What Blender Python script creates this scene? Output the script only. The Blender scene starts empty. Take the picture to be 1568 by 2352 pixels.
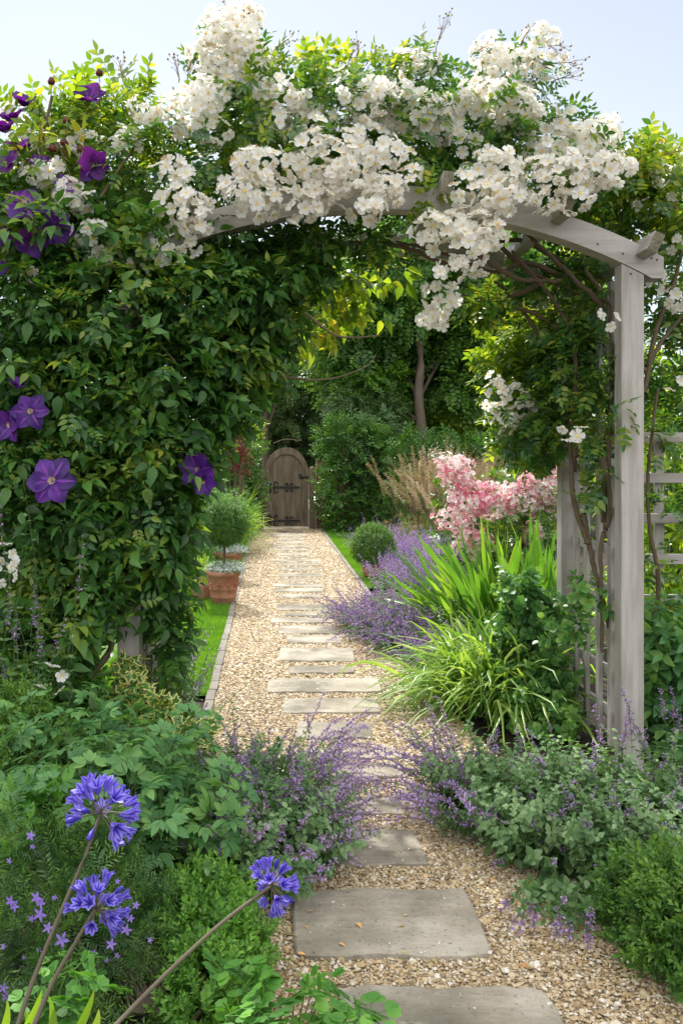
import bpy, math, random
import numpy as np
R_ = math.radians
rng = np.random.default_rng(7)
random.seed(7)
scn = bpy.context.scene
COL = scn.collection

# ------------------------------------------------------------------ camera, sky, sun, exposure
FD, VX, VY, HC = 2101.0, 618.6, 1053.0, 1.35      # focal length and vanishing point (photo measured at 1568 x 2352), eye height
cam_d = bpy.data.cameras.new('camera'); cam = bpy.data.objects.new('camera', cam_d); COL.objects.link(cam)
cam.location = (0, 0, HC); cam.rotation_euler = (R_(90), 0, 0)
cam_d.sensor_fit = 'HORIZONTAL'; cam_d.sensor_width = 36.0; cam_d.lens = 36.0 * FD / 1568
cam_d.shift_x = (784 - VX) / 1568; cam_d.shift_y = -(1176 - VY) / 1568
cam_d.clip_start = 0.05; cam_d.clip_end = 2000
scn.camera = cam

SUN_EL, SUN_AZ = 52.0, -12.0      # azimuth clockwise from +Y (the viewing direction): beyond the arch, to the left
w = bpy.data.worlds.new('World'); scn.world = w; w.use_nodes = True
nt = w.node_tree; bg = nt.nodes['Background']
sky = nt.nodes.new('ShaderNodeTexSky'); sky.sky_type = 'NISHITA'; sky.sun_disc = False
sky.sun_elevation = R_(SUN_EL); sky.sun_rotation = R_(SUN_AZ)
sky.air_density = 1.0; sky.dust_density = 0.4; sky.ozone_density = 1.0
hs = nt.nodes.new('ShaderNodeHueSaturation'); hs.inputs['Saturation'].default_value = 0.46      # thin high cloud: a pale, hardly blue sky
nt.links.new(sky.outputs[0], hs.inputs['Color']); 
# unseen bright cloud added overhead and behind as fill, clear pale sky low down
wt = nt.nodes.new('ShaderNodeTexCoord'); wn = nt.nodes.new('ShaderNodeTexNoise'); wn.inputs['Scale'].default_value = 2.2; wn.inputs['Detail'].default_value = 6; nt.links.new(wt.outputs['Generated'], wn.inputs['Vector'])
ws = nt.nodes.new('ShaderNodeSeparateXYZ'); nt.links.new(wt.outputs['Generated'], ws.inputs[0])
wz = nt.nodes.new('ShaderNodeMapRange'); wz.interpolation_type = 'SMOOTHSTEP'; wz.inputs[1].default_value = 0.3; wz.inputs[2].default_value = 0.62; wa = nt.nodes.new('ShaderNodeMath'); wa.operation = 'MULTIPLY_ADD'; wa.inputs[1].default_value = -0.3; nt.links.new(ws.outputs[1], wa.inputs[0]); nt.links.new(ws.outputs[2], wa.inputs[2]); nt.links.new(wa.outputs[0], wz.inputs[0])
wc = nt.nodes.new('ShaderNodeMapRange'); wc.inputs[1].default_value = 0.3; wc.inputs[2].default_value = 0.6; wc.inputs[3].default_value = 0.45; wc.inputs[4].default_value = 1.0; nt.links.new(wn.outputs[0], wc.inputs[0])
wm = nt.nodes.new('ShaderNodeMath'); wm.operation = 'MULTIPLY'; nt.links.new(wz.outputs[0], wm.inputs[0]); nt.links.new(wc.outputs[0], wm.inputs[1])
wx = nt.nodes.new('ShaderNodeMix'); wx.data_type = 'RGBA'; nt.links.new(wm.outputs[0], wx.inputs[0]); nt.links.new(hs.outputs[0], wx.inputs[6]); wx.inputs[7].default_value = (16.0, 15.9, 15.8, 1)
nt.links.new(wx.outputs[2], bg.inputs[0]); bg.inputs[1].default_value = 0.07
sd = bpy.data.lights.new('sun', 'SUN'); sd.energy = 2.75; sd.angle = R_(1.0); sd.color = (1.0, 0.96, 0.89)
so = bpy.data.objects.new('sun', sd); COL.objects.link(so)
so.rotation_euler = (R_(90 - SUN_EL), 0, R_(180 - SUN_AZ + 0))
so.location = (0, 0, 20)
scn.view_settings.view_transform = 'Standard'; scn.view_settings.look = 'None'
scn.view_settings.exposure = 1.27; scn.view_settings.gamma = 1.0
scn.render.engine = 'CYCLES'
scn.cycles.max_bounces = 8; scn.cycles.transmission_bounces = 5; scn.cycles.diffuse_bounces = 5
scn.cycles.use_denoising = True

# ------------------------------------------------------------------ mesh library (numpy)
def P(x, y, Y):
    return np.array([(x - VX) * Y / FD, Y, HC - (y - VY) * Y / FD])
def GY(y):                      # distance at which the ground shows at picture height y
    return FD * HC / (y - VY)
def G(x, y):
    Y = GY(y); return np.array([(x - VX) * Y / FD, Y, 0.0])

class T:
    def __init__(s, v, li, ls, a=None, m=None):
        s.v = np.asarray(v, float).reshape(-1, 3); s.li = np.asarray(li, np.int64).ravel(); s.ls = np.asarray(ls, np.int64).ravel()
        s.a = np.zeros(len(s.v)) if a is None else np.broadcast_to(np.asarray(a, float), (len(s.v),)).copy()
        s.m = np.zeros(len(s.ls), np.int64) if m is None else np.broadcast_to(np.asarray(m, np.int64), (len(s.ls),)).copy()
    def xf(s, R=None, t=(0, 0, 0), k=1.0):
        v = s.v * k
        if R is not None: v = v @ np.asarray(R).T
        return T(v + np.asarray(t), s.li, s.ls, s.a, s.m)
    def tint(s, a): return T(s.v, s.li, s.ls, a, s.m)
    def mat(s, m): return T(s.v, s.li, s.ls, s.a, m)
def merge(ts):
    ts = [t for t in ts if t is not None and len(t.v)]
    if not ts: return T(np.zeros((0, 3)), [], [])
    off = np.cumsum([0] + [len(t.v) for t in ts])
    return T(np.concatenate([t.v for t in ts]), np.concatenate([t.li + o for t, o in zip(ts, off)]),
             np.concatenate([t.ls for t in ts]), np.concatenate([t.a for t in ts]), np.concatenate([t.m for t in ts]))
def inst(t, pos, R, sc, rnd=None):
    k = len(pos)
    if k == 0: return T(np.zeros((0, 3)), [], [])
    sc = np.broadcast_to(np.asarray(sc, float), (k,))
    V = np.einsum('kij,nj->kni', R, t.v) * sc[:, None, None] + pos[:, None, :]
    li = (t.li[None, :] + (np.arange(k) * len(t.v))[:, None]).ravel()
    if rnd is None: rnd = rng.random(k)
    a = np.mod(t.a[None, :] * 0.999 + rnd[:, None], 1.0).ravel()
    return T(V.reshape(-1, 3), li, np.tile(t.ls, k), a, np.tile(t.m, k))
def unit(v): return v / np.maximum(np.linalg.norm(v, axis=-1, keepdims=True), 1e-9)
def frames(d, n):               # local y along d, local z near n
    y = unit(d); z = unit(n - (n * y).sum(-1, keepdims=True) * y); x = np.cross(y, z)
    return np.stack([x, y, z], axis=-1)
def frame(d, n): return frames(np.array([d], float), np.array([n], float))[0]
def rvec(k): return unit(rng.normal(size=(k, 3)))
def many(temps, pos, R, sc, rnd=None):
    k = len(pos); ch = rng.integers(0, len(temps), k); sc = np.broadcast_to(np.asarray(sc, float), (k,))
    return merge([inst(t, pos[ch == i], R[ch == i], sc[ch == i], None if rnd is None else rnd[ch == i]) for i, t in enumerate(temps)])

def quads(nr, nc):              # grid faces, rows x cols of vertices
    r, c = np.meshgrid(np.arange(nr - 1), np.arange(nc - 1), indexing='ij'); i = r * nc + c
    return np.stack([i, i + 1, i + nc + 1, i + nc], -1).reshape(-1)
def leaf(L=1.0, W=0.5, peak=0.4, fold=0.18, curl=0.15, n=4, pw=1.0, tip=1.0, a=0.0, m=0, wave=0.0):
    n = max(n, 2); t = np.linspace(0, 1, n + 1)
    wd = np.where(t < peak, np.sin(np.pi / 2 * t / peak) ** (0.8 * pw), np.cos(np.pi / 2 * (t - peak) / (1 - peak)) ** (1.0 * tip))
    wd = np.clip(wd, 0.02, 1) * W / 2
    z = -curl * L * t ** 2
    wv = wave * W * np.sin(t * 9)
    v = np.stack([np.stack([-wd, t * L, z + fold * wd * 2 + wv], -1), np.stack([0 * wd, t * L, z], -1), np.stack([wd, t * L, z + fold * wd * 2 - wv], -1)], 1)
    return T(v.reshape(-1, 3), quads(n + 1, 3), [4] * (2 * n), a, m)
def tubes(paths, rad, sides=3, a=None, m=0):   # paths (k,m,3), rad (m) or (k,m)
    paths = np.asarray(paths, float)
    if paths.ndim == 2: paths = paths[None]
    k, n, _ = paths.shape
    rad = np.broadcast_to(np.asarray(rad, float), (k, n))
    tg = unit(np.gradient(paths, axis=1))
    ref = np.where(np.abs(tg[..., 2:3]) > 0.9, np.array([1.0, 0, 0]), np.array([0, 0, 1.0]))
    x = unit(np.cross(tg, ref)); y = np.cross(tg, x)
    an = np.arange(sides) * 2 * np.pi / sides
    V = paths[:, :, None, :] + rad[:, :, None, None] * (np.cos(an)[None, None, :, None] * x[:, :, None, :] + np.sin(an)[None, None, :, None] * y[:, :, None, :])
    base = (np.arange(n - 1) * sides)[:, None] + np.arange(sides)[None]
    nx = (np.arange(n - 1) * sides)[:, None] + (np.arange(sides)[None] + 1) % sides
    q = np.stack([base, nx, nx + sides, base + sides], -1).reshape(-1)
    li = (q[None] + (np.arange(k) * n * sides)[:, None]).ravel()
    if a is None: a = np.repeat(rng.random(k), n * sides)
    return T(V.reshape(-1, 3), li, np.full(len(li) // 4, 4), a, m)
def ribbons(paths, side, wid, fold=0.25, m=0, a=None):   # blades: (k,m,3), side (k,3), wid (m) or (k,m)
    k, n, _ = paths.shape; wid = np.broadcast_to(np.asarray(wid, float), (k, n))
    tg = unit(np.gradient(paths, axis=1)); s = side[:, None, :] - (side[:, None, :] * tg).sum(-1, keepdims=True) * tg; s = unit(s)
    nn = np.cross(s, tg)
    l = paths - s * wid[..., None] / 2 + nn * wid[..., None] * fold; r = paths + s * wid[..., None] / 2 + nn * wid[..., None] * fold
    V = np.stack([l, paths, r], 2).reshape(-1, 3)
    q = quads(n, 3); li = (q[None] + (np.arange(k) * n * 3)[:, None]).ravel()
    if a is None: a = np.repeat(rng.random(k), n * 3)
    return T(V, li, np.full(len(li) // 4, 4), a, m)
def lathe(prof, n=32, m=0, jit=0.0):
    prof = np.asarray(prof, float); an = np.arange(n) * 2 * np.pi / n; k = len(prof)
    V = np.stack([prof[:, 0:1] * np.cos(an), prof[:, 0:1] * np.sin(an), np.repeat(prof[:, 1:2], n, 1)], -1)
    b = (np.arange(k - 1) * n)[:, None] + np.arange(n); c = (np.arange(k - 1) * n)[:, None] + (np.arange(n) + 1) % n
    return T(V.reshape(-1, 3), np.stack([b, c, c + n, b + n], -1).reshape(-1), np.full((k - 1) * n, 4), 0.5, m)
def box(x0, x1, y0, y1, z0, z1, a=0.5, m=0):
    v = [(x, y, z) for z in (z0, z1) for y in (y0, y1) for x in (x0, x1)]
    f = [0, 2, 3, 1, 4, 5, 7, 6, 0, 1, 5, 4, 2, 6, 7, 3, 0, 4, 6, 2, 1, 3, 7, 5]
    return T(v, f, [4] * 6, a, m)
def prism(outline, y0, y1, a=0.5, m=0):       # outline in x,z (counter-clockwise seen from -y), convex or mildly concave
    n = len(outline); o = np.asarray(outline, float)
    v = np.concatenate([np.c_[o[:, 0], np.full(n, y0), o[:, 1]], np.c_[o[:, 0], np.full(n, y1), o[:, 1]]])
    li = list(range(n)) + list(range(2 * n - 1, n - 1, -1)); ls = [n, n]
    for i in range(n):
        j = (i + 1) % n; li += [i, i + n, j + n, j]; ls.append(4)
    return T(v, li, ls, a, m)

def build(name, t, mats, parent=None, smooth=True, bevel=0.0, kind=None):
    me = bpy.data.meshes.new(name); nv, nl, nf = len(t.v), len(t.li), len(t.ls)
    off = np.zeros(3) if parent is None else np.array(parent.matrix_basis.translation) + (np.array(parent.parent.matrix_basis.translation) if parent.parent else 0)
    me.vertices.add(nv); me.loops.add(nl); me.polygons.add(nf)
    me.vertices.foreach_set('co', (t.v - off).astype(np.float32).ravel())
    me.loops.foreach_set('vertex_index', t.li.astype(np.int32))
    st = np.concatenate([[0], np.cumsum(t.ls)[:-1]]).astype(np.int32)
    me.polygons.foreach_set('loop_start', st)
    me.polygons.foreach_set('material_index', t.m.astype(np.int32))
    me.polygons.foreach_set('use_smooth', np.full(nf, smooth))
    at = me.attributes.new('rnd', 'FLOAT', 'POINT'); at.data.foreach_set('value', t.a.astype(np.float32))
    if not isinstance(mats, (list, tuple)): mats = [mats]
    for mm in mats: me.materials.append(mm)
    me.update(calc_edges=True); me.validate()
    o = bpy.data.objects.new(name, me); COL.objects.link(o)
    if parent is not None: o.parent = parent
    if bevel:
        b = o.modifiers.new('bevel', 'BEVEL'); b.width = bevel; b.segments = 2; b.limit_method = 'ANGLE'
    if kind: o['kind'] = kind
    return o
def tag(o, label, cat, group=None):
    o['label'] = label; o['category'] = cat
    if group: o['group'] = group
    return o
def thing(name, label, cat, loc=(0, 0, 0), group=None):
    o = bpy.data.objects.new(name, None); COL.objects.link(o); o.location = tuple(float(c) for c in loc); o.empty_display_size = 0.1
    return tag(o, label, cat, group)

# ------------------------------------------------------------------ materials
def nodes(name):
    m = bpy.data.materials.new(name); m.use_nodes = True
    return m, m.node_tree.nodes, m.node_tree.links, m.node_tree.nodes['Principled BSDF']
def ramp(N, cols, pos=None):
    r = N.new('ShaderNodeValToRGB'); e = r.color_ramp.elements
    while len(e) < len(cols): e.new(0.5)
    for i, c in enumerate(cols):
        e[i].position = pos[i] if pos else i / (len(cols) - 1); e[i].color = (*c, 1)
    return r
def leafmat(name, cols, trans=0.35, tcol=1.6, rough=0.42, spec=0.4, pos=None, yellow=(1.25, 1.15, 0.45), noise=0.35, nscale=2.5):
    if yellow == (1.25, 1.15, 0.45): cols = [(r * 1.75, g * 1.7, b * 1.5) for r, g, b in cols]
    m, N, L, b = nodes(name)
    at = N.new('ShaderNodeAttribute'); at.attribute_name = 'rnd'
    tc = N.new('ShaderNodeTexCoord'); no = N.new('ShaderNodeTexNoise'); no.inputs['Scale'].default_value = nscale; no.inputs['Detail'].default_value = 2
    L.new(tc.outputs['Object'], no.inputs['Vector'])
    mp = N.new('ShaderNodeMapRange'); mp.inputs[1].default_value = 0.3; mp.inputs[2].default_value = 0.7; mp.inputs[3].default_value = -noise; mp.inputs[4].default_value = noise
    L.new(no.outputs[0], mp.inputs[0])
    ad = N.new('ShaderNodeMath'); ad.operation = 'ADD'; ad.use_clamp = True
    L.new(at.outputs['Fac'], ad.inputs[0]); L.new(mp.outputs[0], ad.inputs[1])
    r = ramp(N, cols, pos); L.new(ad.outputs[0], r.inputs[0])
    L.new(r.outputs[0], b.inputs['Base Color']); b.inputs['Roughness'].default_value = rough; b.inputs['Specular IOR Level'].default_value = spec
    tr = N.new('ShaderNodeBsdfTranslucent'); mx = N.new('ShaderNodeMix'); mx.data_type = 'RGBA'; mx.blend_type = 'MULTIPLY'; mx.inputs[0].default_value = 1
    mx.inputs[7].default_value = (yellow[0] * tcol, yellow[1] * tcol, yellow[2] * tcol, 1); mx.clamp_result = False
    L.new(r.outputs[0], mx.inputs[6]); L.new(mx.outputs[2], tr.inputs[0])
    ms = N.new('ShaderNodeMixShader'); ms.inputs[0].default_value = trans
    L.new(b.outputs[0], ms.inputs[1]); L.new(tr.outputs[0], ms.inputs[2])
    L.new(ms.outputs[0], N['Material Output'].inputs[0])
    return m
def plain(name, cols, rough=0.7, scale=8, bump=0.0, bscale=40, stretch=(1, 1, 1), spec=0.3, coord='Object', detail=6, rnd=0.0, pos=None):
    m, N, L, b = nodes(name)
    tc = N.new('ShaderNodeTexCoord'); mp = N.new('ShaderNodeMapping'); mp.inputs['Scale'].default_value = stretch
    L.new(tc.outputs[coord], mp.inputs[0])
    no = N.new('ShaderNodeTexNoise'); no.inputs['Scale'].default_value = scale; no.inputs['Detail'].default_value = detail; no.inputs['Roughness'].default_value = 0.65
    L.new(mp.outputs[0], no.inputs['Vector'])
    r = ramp(N, cols, pos); src = no.outputs[0]
    if rnd:
        at = N.new('ShaderNodeAttribute'); at.attribute_name = 'rnd'
        mm = N.new('ShaderNodeMath'); mm.operation = 'MULTIPLY_ADD'; mm.inputs[1].default_value = rnd; L.new(at.outputs['Fac'], mm.inputs[0]); L.new(src, mm.inputs[2])
        m2 = N.new('ShaderNodeMath'); m2.operation = 'SUBTRACT'; m2.inputs[1].default_value = rnd / 2; L.new(mm.outputs[0], m2.inputs[0]); src = m2.outputs[0]
    L.new(src, r.inputs[0]); L.new(r.outputs[0], b.inputs['Base Color'])
    b.inputs['Roughness'].default_value = rough; b.inputs['Specular IOR Level'].default_value = spec
    if bump:
        n2 = N.new('ShaderNodeTexNoise'); n2.inputs['Scale'].default_value = bscale; n2.inputs['Detail'].default_value = 5
        L.new(mp.outputs[0], n2.inputs['Vector']); bp = N.new('ShaderNodeBump'); bp.inputs['Strength'].default_value = bump; bp.inputs['Distance'].default_value = 0.01
        L.new(n2.outputs[0], bp.inputs['Height']); L.new(bp.outputs[0], b.inputs['Normal'])
    return m
def woodmat(name, cols, axis, rough=0.75, g=24, dirt=(0.16, 0.15, 0.11), damt=0.5):
    m, N, L, b = nodes(name)
    tc = N.new('ShaderNodeTexCoord'); mp = N.new('ShaderNodeMapping'); s = [g, g, g]; s['xyz'.index(axis)] = 1.6; mp.inputs['Scale'].default_value = s
    L.new(tc.outputs['Object'], mp.inputs[0])
    n1 = N.new('ShaderNodeTexNoise'); n1.inputs['Scale'].default_value = 1; n1.inputs['Detail'].default_value = 8; n1.inputs['Roughness'].default_value = 0.7; L.new(mp.outputs[0], n1.inputs['Vector'])
    r = ramp(N, cols, [0.3, 0.5, 0.72]); L.new(n1.outputs[0], r.inputs[0])
    # rough-sawn marks across the grain
    m2 = N.new('ShaderNodeMapping'); s2 = [9, 9, 9]; s2['xyz'.index(axis)] = 55; m2.inputs['Scale'].default_value = s2; L.new(tc.outputs['Object'], m2.inputs[0])
    n2 = N.new('ShaderNodeTexNoise'); n2.inputs['Scale'].default_value = 1; n2.inputs['Detail'].default_value = 3; L.new(m2.outputs[0], n2.inputs['Vector'])
    n3 = N.new('ShaderNodeTexNoise'); n3.inputs['Scale'].default_value = 1; n3.inputs['Detail'].default_value = 7; m4 = N.new('ShaderNodeMapping'); s4 = [11, 11, 11]; s4['xyz'.index(axis)] = 2.2; m4.inputs['Scale'].default_value = s4; L.new(tc.outputs['Object'], m4.inputs[0]); L.new(m4.outputs[0], n3.inputs['Vector'])
    r3 = ramp(N, [(0, 0, 0), (1, 1, 1)], [0.5, 0.75]); L.new(n3.outputs[0], r3.inputs[0])
    md = N.new('ShaderNodeMath'); md.operation = 'MULTIPLY'; md.inputs[1].default_value = damt; L.new(r3.outputs[0], md.inputs[0])
    mx = N.new('ShaderNodeMix'); mx.data_type = 'RGBA'; L.new(md.outputs[0], mx.inputs[0]); L.new(r.outputs[0], mx.inputs[6]); mx.inputs[7].default_value = (*dirt, 1)
    m3 = N.new('ShaderNodeMix'); m3.data_type = 'RGBA'; m3.blend_type = 'MULTIPLY'; m3.inputs[0].default_value = 0.07
    r2 = ramp(N, [(0.6, 0.6, 0.6), (1.1, 1.1, 1.1)], [0.3, 0.6]); L.new(n2.outputs[0], r2.inputs[0]); L.new(mx.outputs[2], m3.inputs[6]); L.new(r2.outputs[0], m3.inputs[7])
    L.new(m3.outputs[2], b.inputs['Base Color']); b.inputs['Roughness'].default_value = rough; b.inputs['Specular IOR Level'].default_value = 0.2
    bp = N.new('ShaderNodeBump'); bp.inputs['Strength'].default_value = 0.5; bp.inputs['Distance'].default_value = 0.004
    aa = N.new('ShaderNodeMath'); aa.operation = 'ADD'; L.new(n1.outputs[0], aa.inputs[0]); aa.inputs[1].default_value = 0; L.new(aa.outputs[0], bp.inputs['Height']); L.new(bp.outputs[0], b.inputs['Normal'])
    return m

M = {}
M['clem'] = leafmat('clematis_leaf', [(0.015, 0.045, 0.012), (0.027, 0.08, 0.017), (0.05, 0.125, 0.025), (0.11, 0.17, 0.03)], trans=0.38, pos=[0, .5, .85, 1])
M['climb'] = leafmat('rose_leaf', [(0.016, 0.055, 0.018), (0.035, 0.095, 0.02), (0.085, 0.14, 0.02), (0.12, 0.16, 0.03)], trans=0.36, rough=0.3, pos=[0, 0.5, 0.9, 1.0])
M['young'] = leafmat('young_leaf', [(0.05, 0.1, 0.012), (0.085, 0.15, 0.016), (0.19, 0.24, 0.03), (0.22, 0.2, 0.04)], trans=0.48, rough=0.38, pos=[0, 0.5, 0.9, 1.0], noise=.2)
M['box'] = leafmat('box_leaf', [(0.024, 0.068, 0.014), (0.044, 0.11, 0.02), (0.09, 0.17, 0.028)], trans=0.3, rough=0.48, nscale=7)
M['yew'] = leafmat('yew_needle', [(0.01, 0.03, 0.01), (0.024, 0.066, 0.018), (0.075, 0.145, 0.03)], trans=0.2, rough=0.35, nscale=8)
M['nep'] = leafmat('catmint_leaf', [(0.07, 0.15, 0.055), (0.115, 0.215, 0.08), (0.2, 0.3, 0.14)], trans=0.3, rough=0.55, yellow=(1.15, 1.2, 0.5), nscale=6)
M['nepf'] = leafmat('catmint_flower', [(0.26, 0.17, 0.55), (0.44, 0.3, 0.64), (0.62, 0.46, 0.68)], trans=0.3, yellow=(1, 0.9, 1.1), tcol=1.3, rough=0.6)
M['calyx'] = leafmat('catmint_calyx', [(0.24, 0.13, 0.27), (0.38, 0.23, 0.38), (0.24, 0.25, 0.2)], trans=0.3, yellow=(1.1, 0.9, 0.9), tcol=1.2, rough=0.7)
M['dic'] = leafmat('blue_green_leaf', [(0.035, 0.1, 0.04), (0.055, 0.14, 0.05), (0.09, 0.18, 0.055)], trans=0.35, rough=0.5, nscale=5)
M['aqu'] = leafmat('columbine_leaf', [(0.04, 0.12, 0.025), (0.06, 0.165, 0.03), (0.1, 0.22, 0.04)], trans=0.35, rough=0.5, nscale=6)
M['tree'] = leafmat('tree_leaf', [(0.024, 0.064, 0.015), (0.045, 0.11, 0.024), (0.09, 0.17, 0.03)], trans=0.52, rough=0.35, nscale=0.8)
M['tree_dark'] = leafmat('dark_tree_leaf', [(0.025, 0.055, 0.028), (0.045, 0.09, 0.04), (0.08, 0.14, 0.06)], trans=0.3, rough=0.3, nscale=0.8)
M['brightened'] = leafmat('lit_box_leaf', [(0.035, 0.1, 0.016), (0.065, 0.16, 0.025), (0.12, 0.24, 0.04)], trans=0.3, rough=0.45, nscale=7)  # box leaf in a lighter green, so a shaded bush looks lit
M['strap'] = leafmat('strap_leaf', [(0.06, 0.13, 0.025), (0.1, 0.18, 0.04), (0.18, 0.26, 0.08)], trans=0.4, rough=0.4, nscale=5)
M['gloss'] = leafmat('glossy_leaf', [(0.03, 0.09, 0.03), (0.06, 0.15, 0.04), (0.13, 0.22, 0.07)], trans=0.3, rough=0.42)
M['hedge'] = leafmat('hedge_leaf', [(0.016, 0.052, 0.013), (0.032, 0.085, 0.017), (0.07, 0.15, 0.03)], trans=0.35, rough=0.3, nscale=3)
M['lime'] = leafmat('lime_leaf', [(0.08, 0.155, 0.014), (0.13, 0.22, 0.02), (0.21, 0.28, 0.035)], trans=0.45, rough=0.4)
M['red'] = leafmat('red_leaf', [(0.08, 0.012, 0.02), (0.16, 0.03, 0.04), (0.22, 0.08, 0.05)], trans=0.35, yellow=(1.3, 0.7, 0.6))
M['blade'] = leafmat('blade_leaf', [(0.035, 0.1, 0.016), (0.06, 0.15, 0.024), (0.11, 0.2, 0.035)], trans=0.4, rough=0.35, nscale=4)
M['lawn'] = leafmat('lawn_blade', [(0.045, 0.12, 0.01), (0.065, 0.16, 0.014), (0.1, 0.2, 0.02)], trans=0.35, rough=0.5, nscale=3)
M['straw'] = leafmat('straw', [(0.26, 0.19, 0.1), (0.38, 0.29, 0.16), (0.5, 0.4, 0.24)], trans=0.35, yellow=(1.1, 1.0, 0.8), tcol=1.1, rough=0.6)
M['ivy'] = leafmat('ivy_leaf', [(0.025, 0.08, 0.025), (0.045, 0.12, 0.03)], trans=0.25, rough=0.35)
M['ivyedge'] = leafmat('ivy_margin', [(0.3, 0.32, 0.12), (0.4, 0.38, 0.18)], trans=0.3, rough=0.4)
M['petal'] = leafmat('white_petal', [(0.62, 0.5, 0.34), (0.88, 0.86, 0.8), (0.92, 0.91, 0.88), (0.94, 0.94, 0.93)], pos=[0, .035, .4, 1], noise=.02, trans=0.58, tcol=1.0, yellow=(1.03, 1.01, 0.95), rough=0.55, spec=0.2)
M['stamen'] = plain('yellow_stamen', [(0.75, 0.5, 0.05), (0.85, 0.65, 0.15)], rough=0.8)
M['bud'] = leafmat('flower_bud', [(0.16, 0.1, 0.04), (0.2, 0.16, 0.05), (0.12, 0.15, 0.04)], trans=0.2)
M['pink'] = leafmat('pink_petal', [(0.76, 0.24, 0.38), (0.82, 0.48, 0.55), (0.87, 0.77, 0.77), (0.88, 0.84, 0.82)], trans=0.35, tcol=1.0, yellow=(1.05, 0.95, 0.95), noise=0.5, nscale=6)
M['purple'] = leafmat('purple_petal', [(0.045, 0.01, 0.14), (0.12, 0.025, 0.3), (0.2, 0.035, 0.24)], trans=0.35, tcol=1.5, yellow=(1.2, 0.6, 1.1), rough=0.5, noise=0.5, nscale=5)
M['magenta'] = leafmat('backlit_purple_petal', [(0.07, 0.012, 0.16), (0.17, 0.025, 0.28), (0.27, 0.04, 0.3)], trans=0.5, tcol=1.7, yellow=(1.3, 0.6, 1.0), rough=0.5, noise=0.4, nscale=5)  # purple petal brightened and reddened to look lit from behind
M['purple_bar'] = leafmat('purple_bar', [(0.2, 0.04, 0.36), (0.26, 0.07, 0.42)], trans=0.35, tcol=1.4, yellow=(1.3, 0.6, 1.0), rough=0.5)
M['cream'] = plain('cream_stamen', [(0.6, 0.5, 0.25), (0.7, 0.6, 0.4)], rough=0.8)
M['aga'] = leafmat('blue_tepal', [(0.17, 0.13, 0.55), (0.27, 0.23, 0.7), (0.46, 0.43, 0.82)], trans=0.3, tcol=1.2, yellow=(1.0, 0.9, 1.1), rough=0.45)
M['agad'] = leafmat('blue_stripe', [(0.045, 0.03, 0.32), (0.07, 0.05, 0.42)], trans=0.3, tcol=1.2, yellow=(1.2, 0.8, 1.1), rough=0.45)
M['agas'] = plain('agapanthus_stem', [(0.07, 0.05, 0.05), (0.11, 0.09, 0.06), (0.13, 0.14, 0.06)], rough=0.5, scale=20)
M['white_small'] = leafmat('tiny_white_petal', [(0.6, 0.66, 0.66), (0.75, 0.78, 0.78)], trans=0.3, tcol=1.0, yellow=(1, 1, 1))
M['greenstem'] = plain('green_stem', [(0.06, 0.1, 0.03), (0.1, 0.15, 0.05)], rough=0.6, scale=10)
M['bark'] = plain('bark', [(0.04, 0.03, 0.02), (0.09, 0.07, 0.05), (0.15, 0.12, 0.09)], rough=0.85, scale=9, bump=0.6, stretch=(1, 1, 0.25))
M['vine'] = plain('vine_bark', [(0.06, 0.045, 0.03), (0.12, 0.09, 0.055), (0.17, 0.12, 0.07)], rough=0.8, scale=25, bump=0.5)
M['soil'] = plain('soil', [(0.012, 0.009, 0.006), (0.03, 0.022, 0.015), (0.05, 0.036, 0.025)], rough=0.95, scale=14, bump=1.0, bscale=50)
M['stone'] = None
M['edge'] = plain('edging_stone', [(0.1, 0.09, 0.075), (0.2, 0.185, 0.155), (0.28, 0.26, 0.22)], rough=0.9, scale=6, bump=0.5, bscale=60, rnd=0.4)
M['terra'] = plain('terracotta', [(0.1, 0.05, 0.03), (0.3, 0.13, 0.075), (0.42, 0.22, 0.14), (0.45, 0.33, 0.25)], rough=0.85, scale=7, bump=0.3, bscale=60, pos=[0.2, 0.45, 0.65, 0.85])
M['iron'] = plain('black_iron', [(0.012, 0.013, 0.015), (0.03, 0.03, 0.035)], rough=0.5, scale=20, bump=0.3)
GREY = [(0.27, 0.25, 0.225), (0.385, 0.36, 0.335), (0.47, 0.445, 0.42)]
for ax in 'xyz': M['paint' + ax] = woodmat('weathered_paint_' + ax, GREY, ax, dirt=(0.2, 0.18, 0.125), damt=0.75)
M['lichen'] = plain('mossy_end_grain', [(0.05, 0.045, 0.03), (0.16, 0.15, 0.1), (0.32, 0.31, 0.26)], rough=0.95, scale=30, bump=1.0, bscale=90)
M['oak'] = woodmat('weathered_oak', [(0.085, 0.064, 0.045), (0.17, 0.13, 0.092), (0.25, 0.2, 0.15)], 'z', g=22, dirt=(0.05, 0.045, 0.035), damt=0.7)

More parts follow.
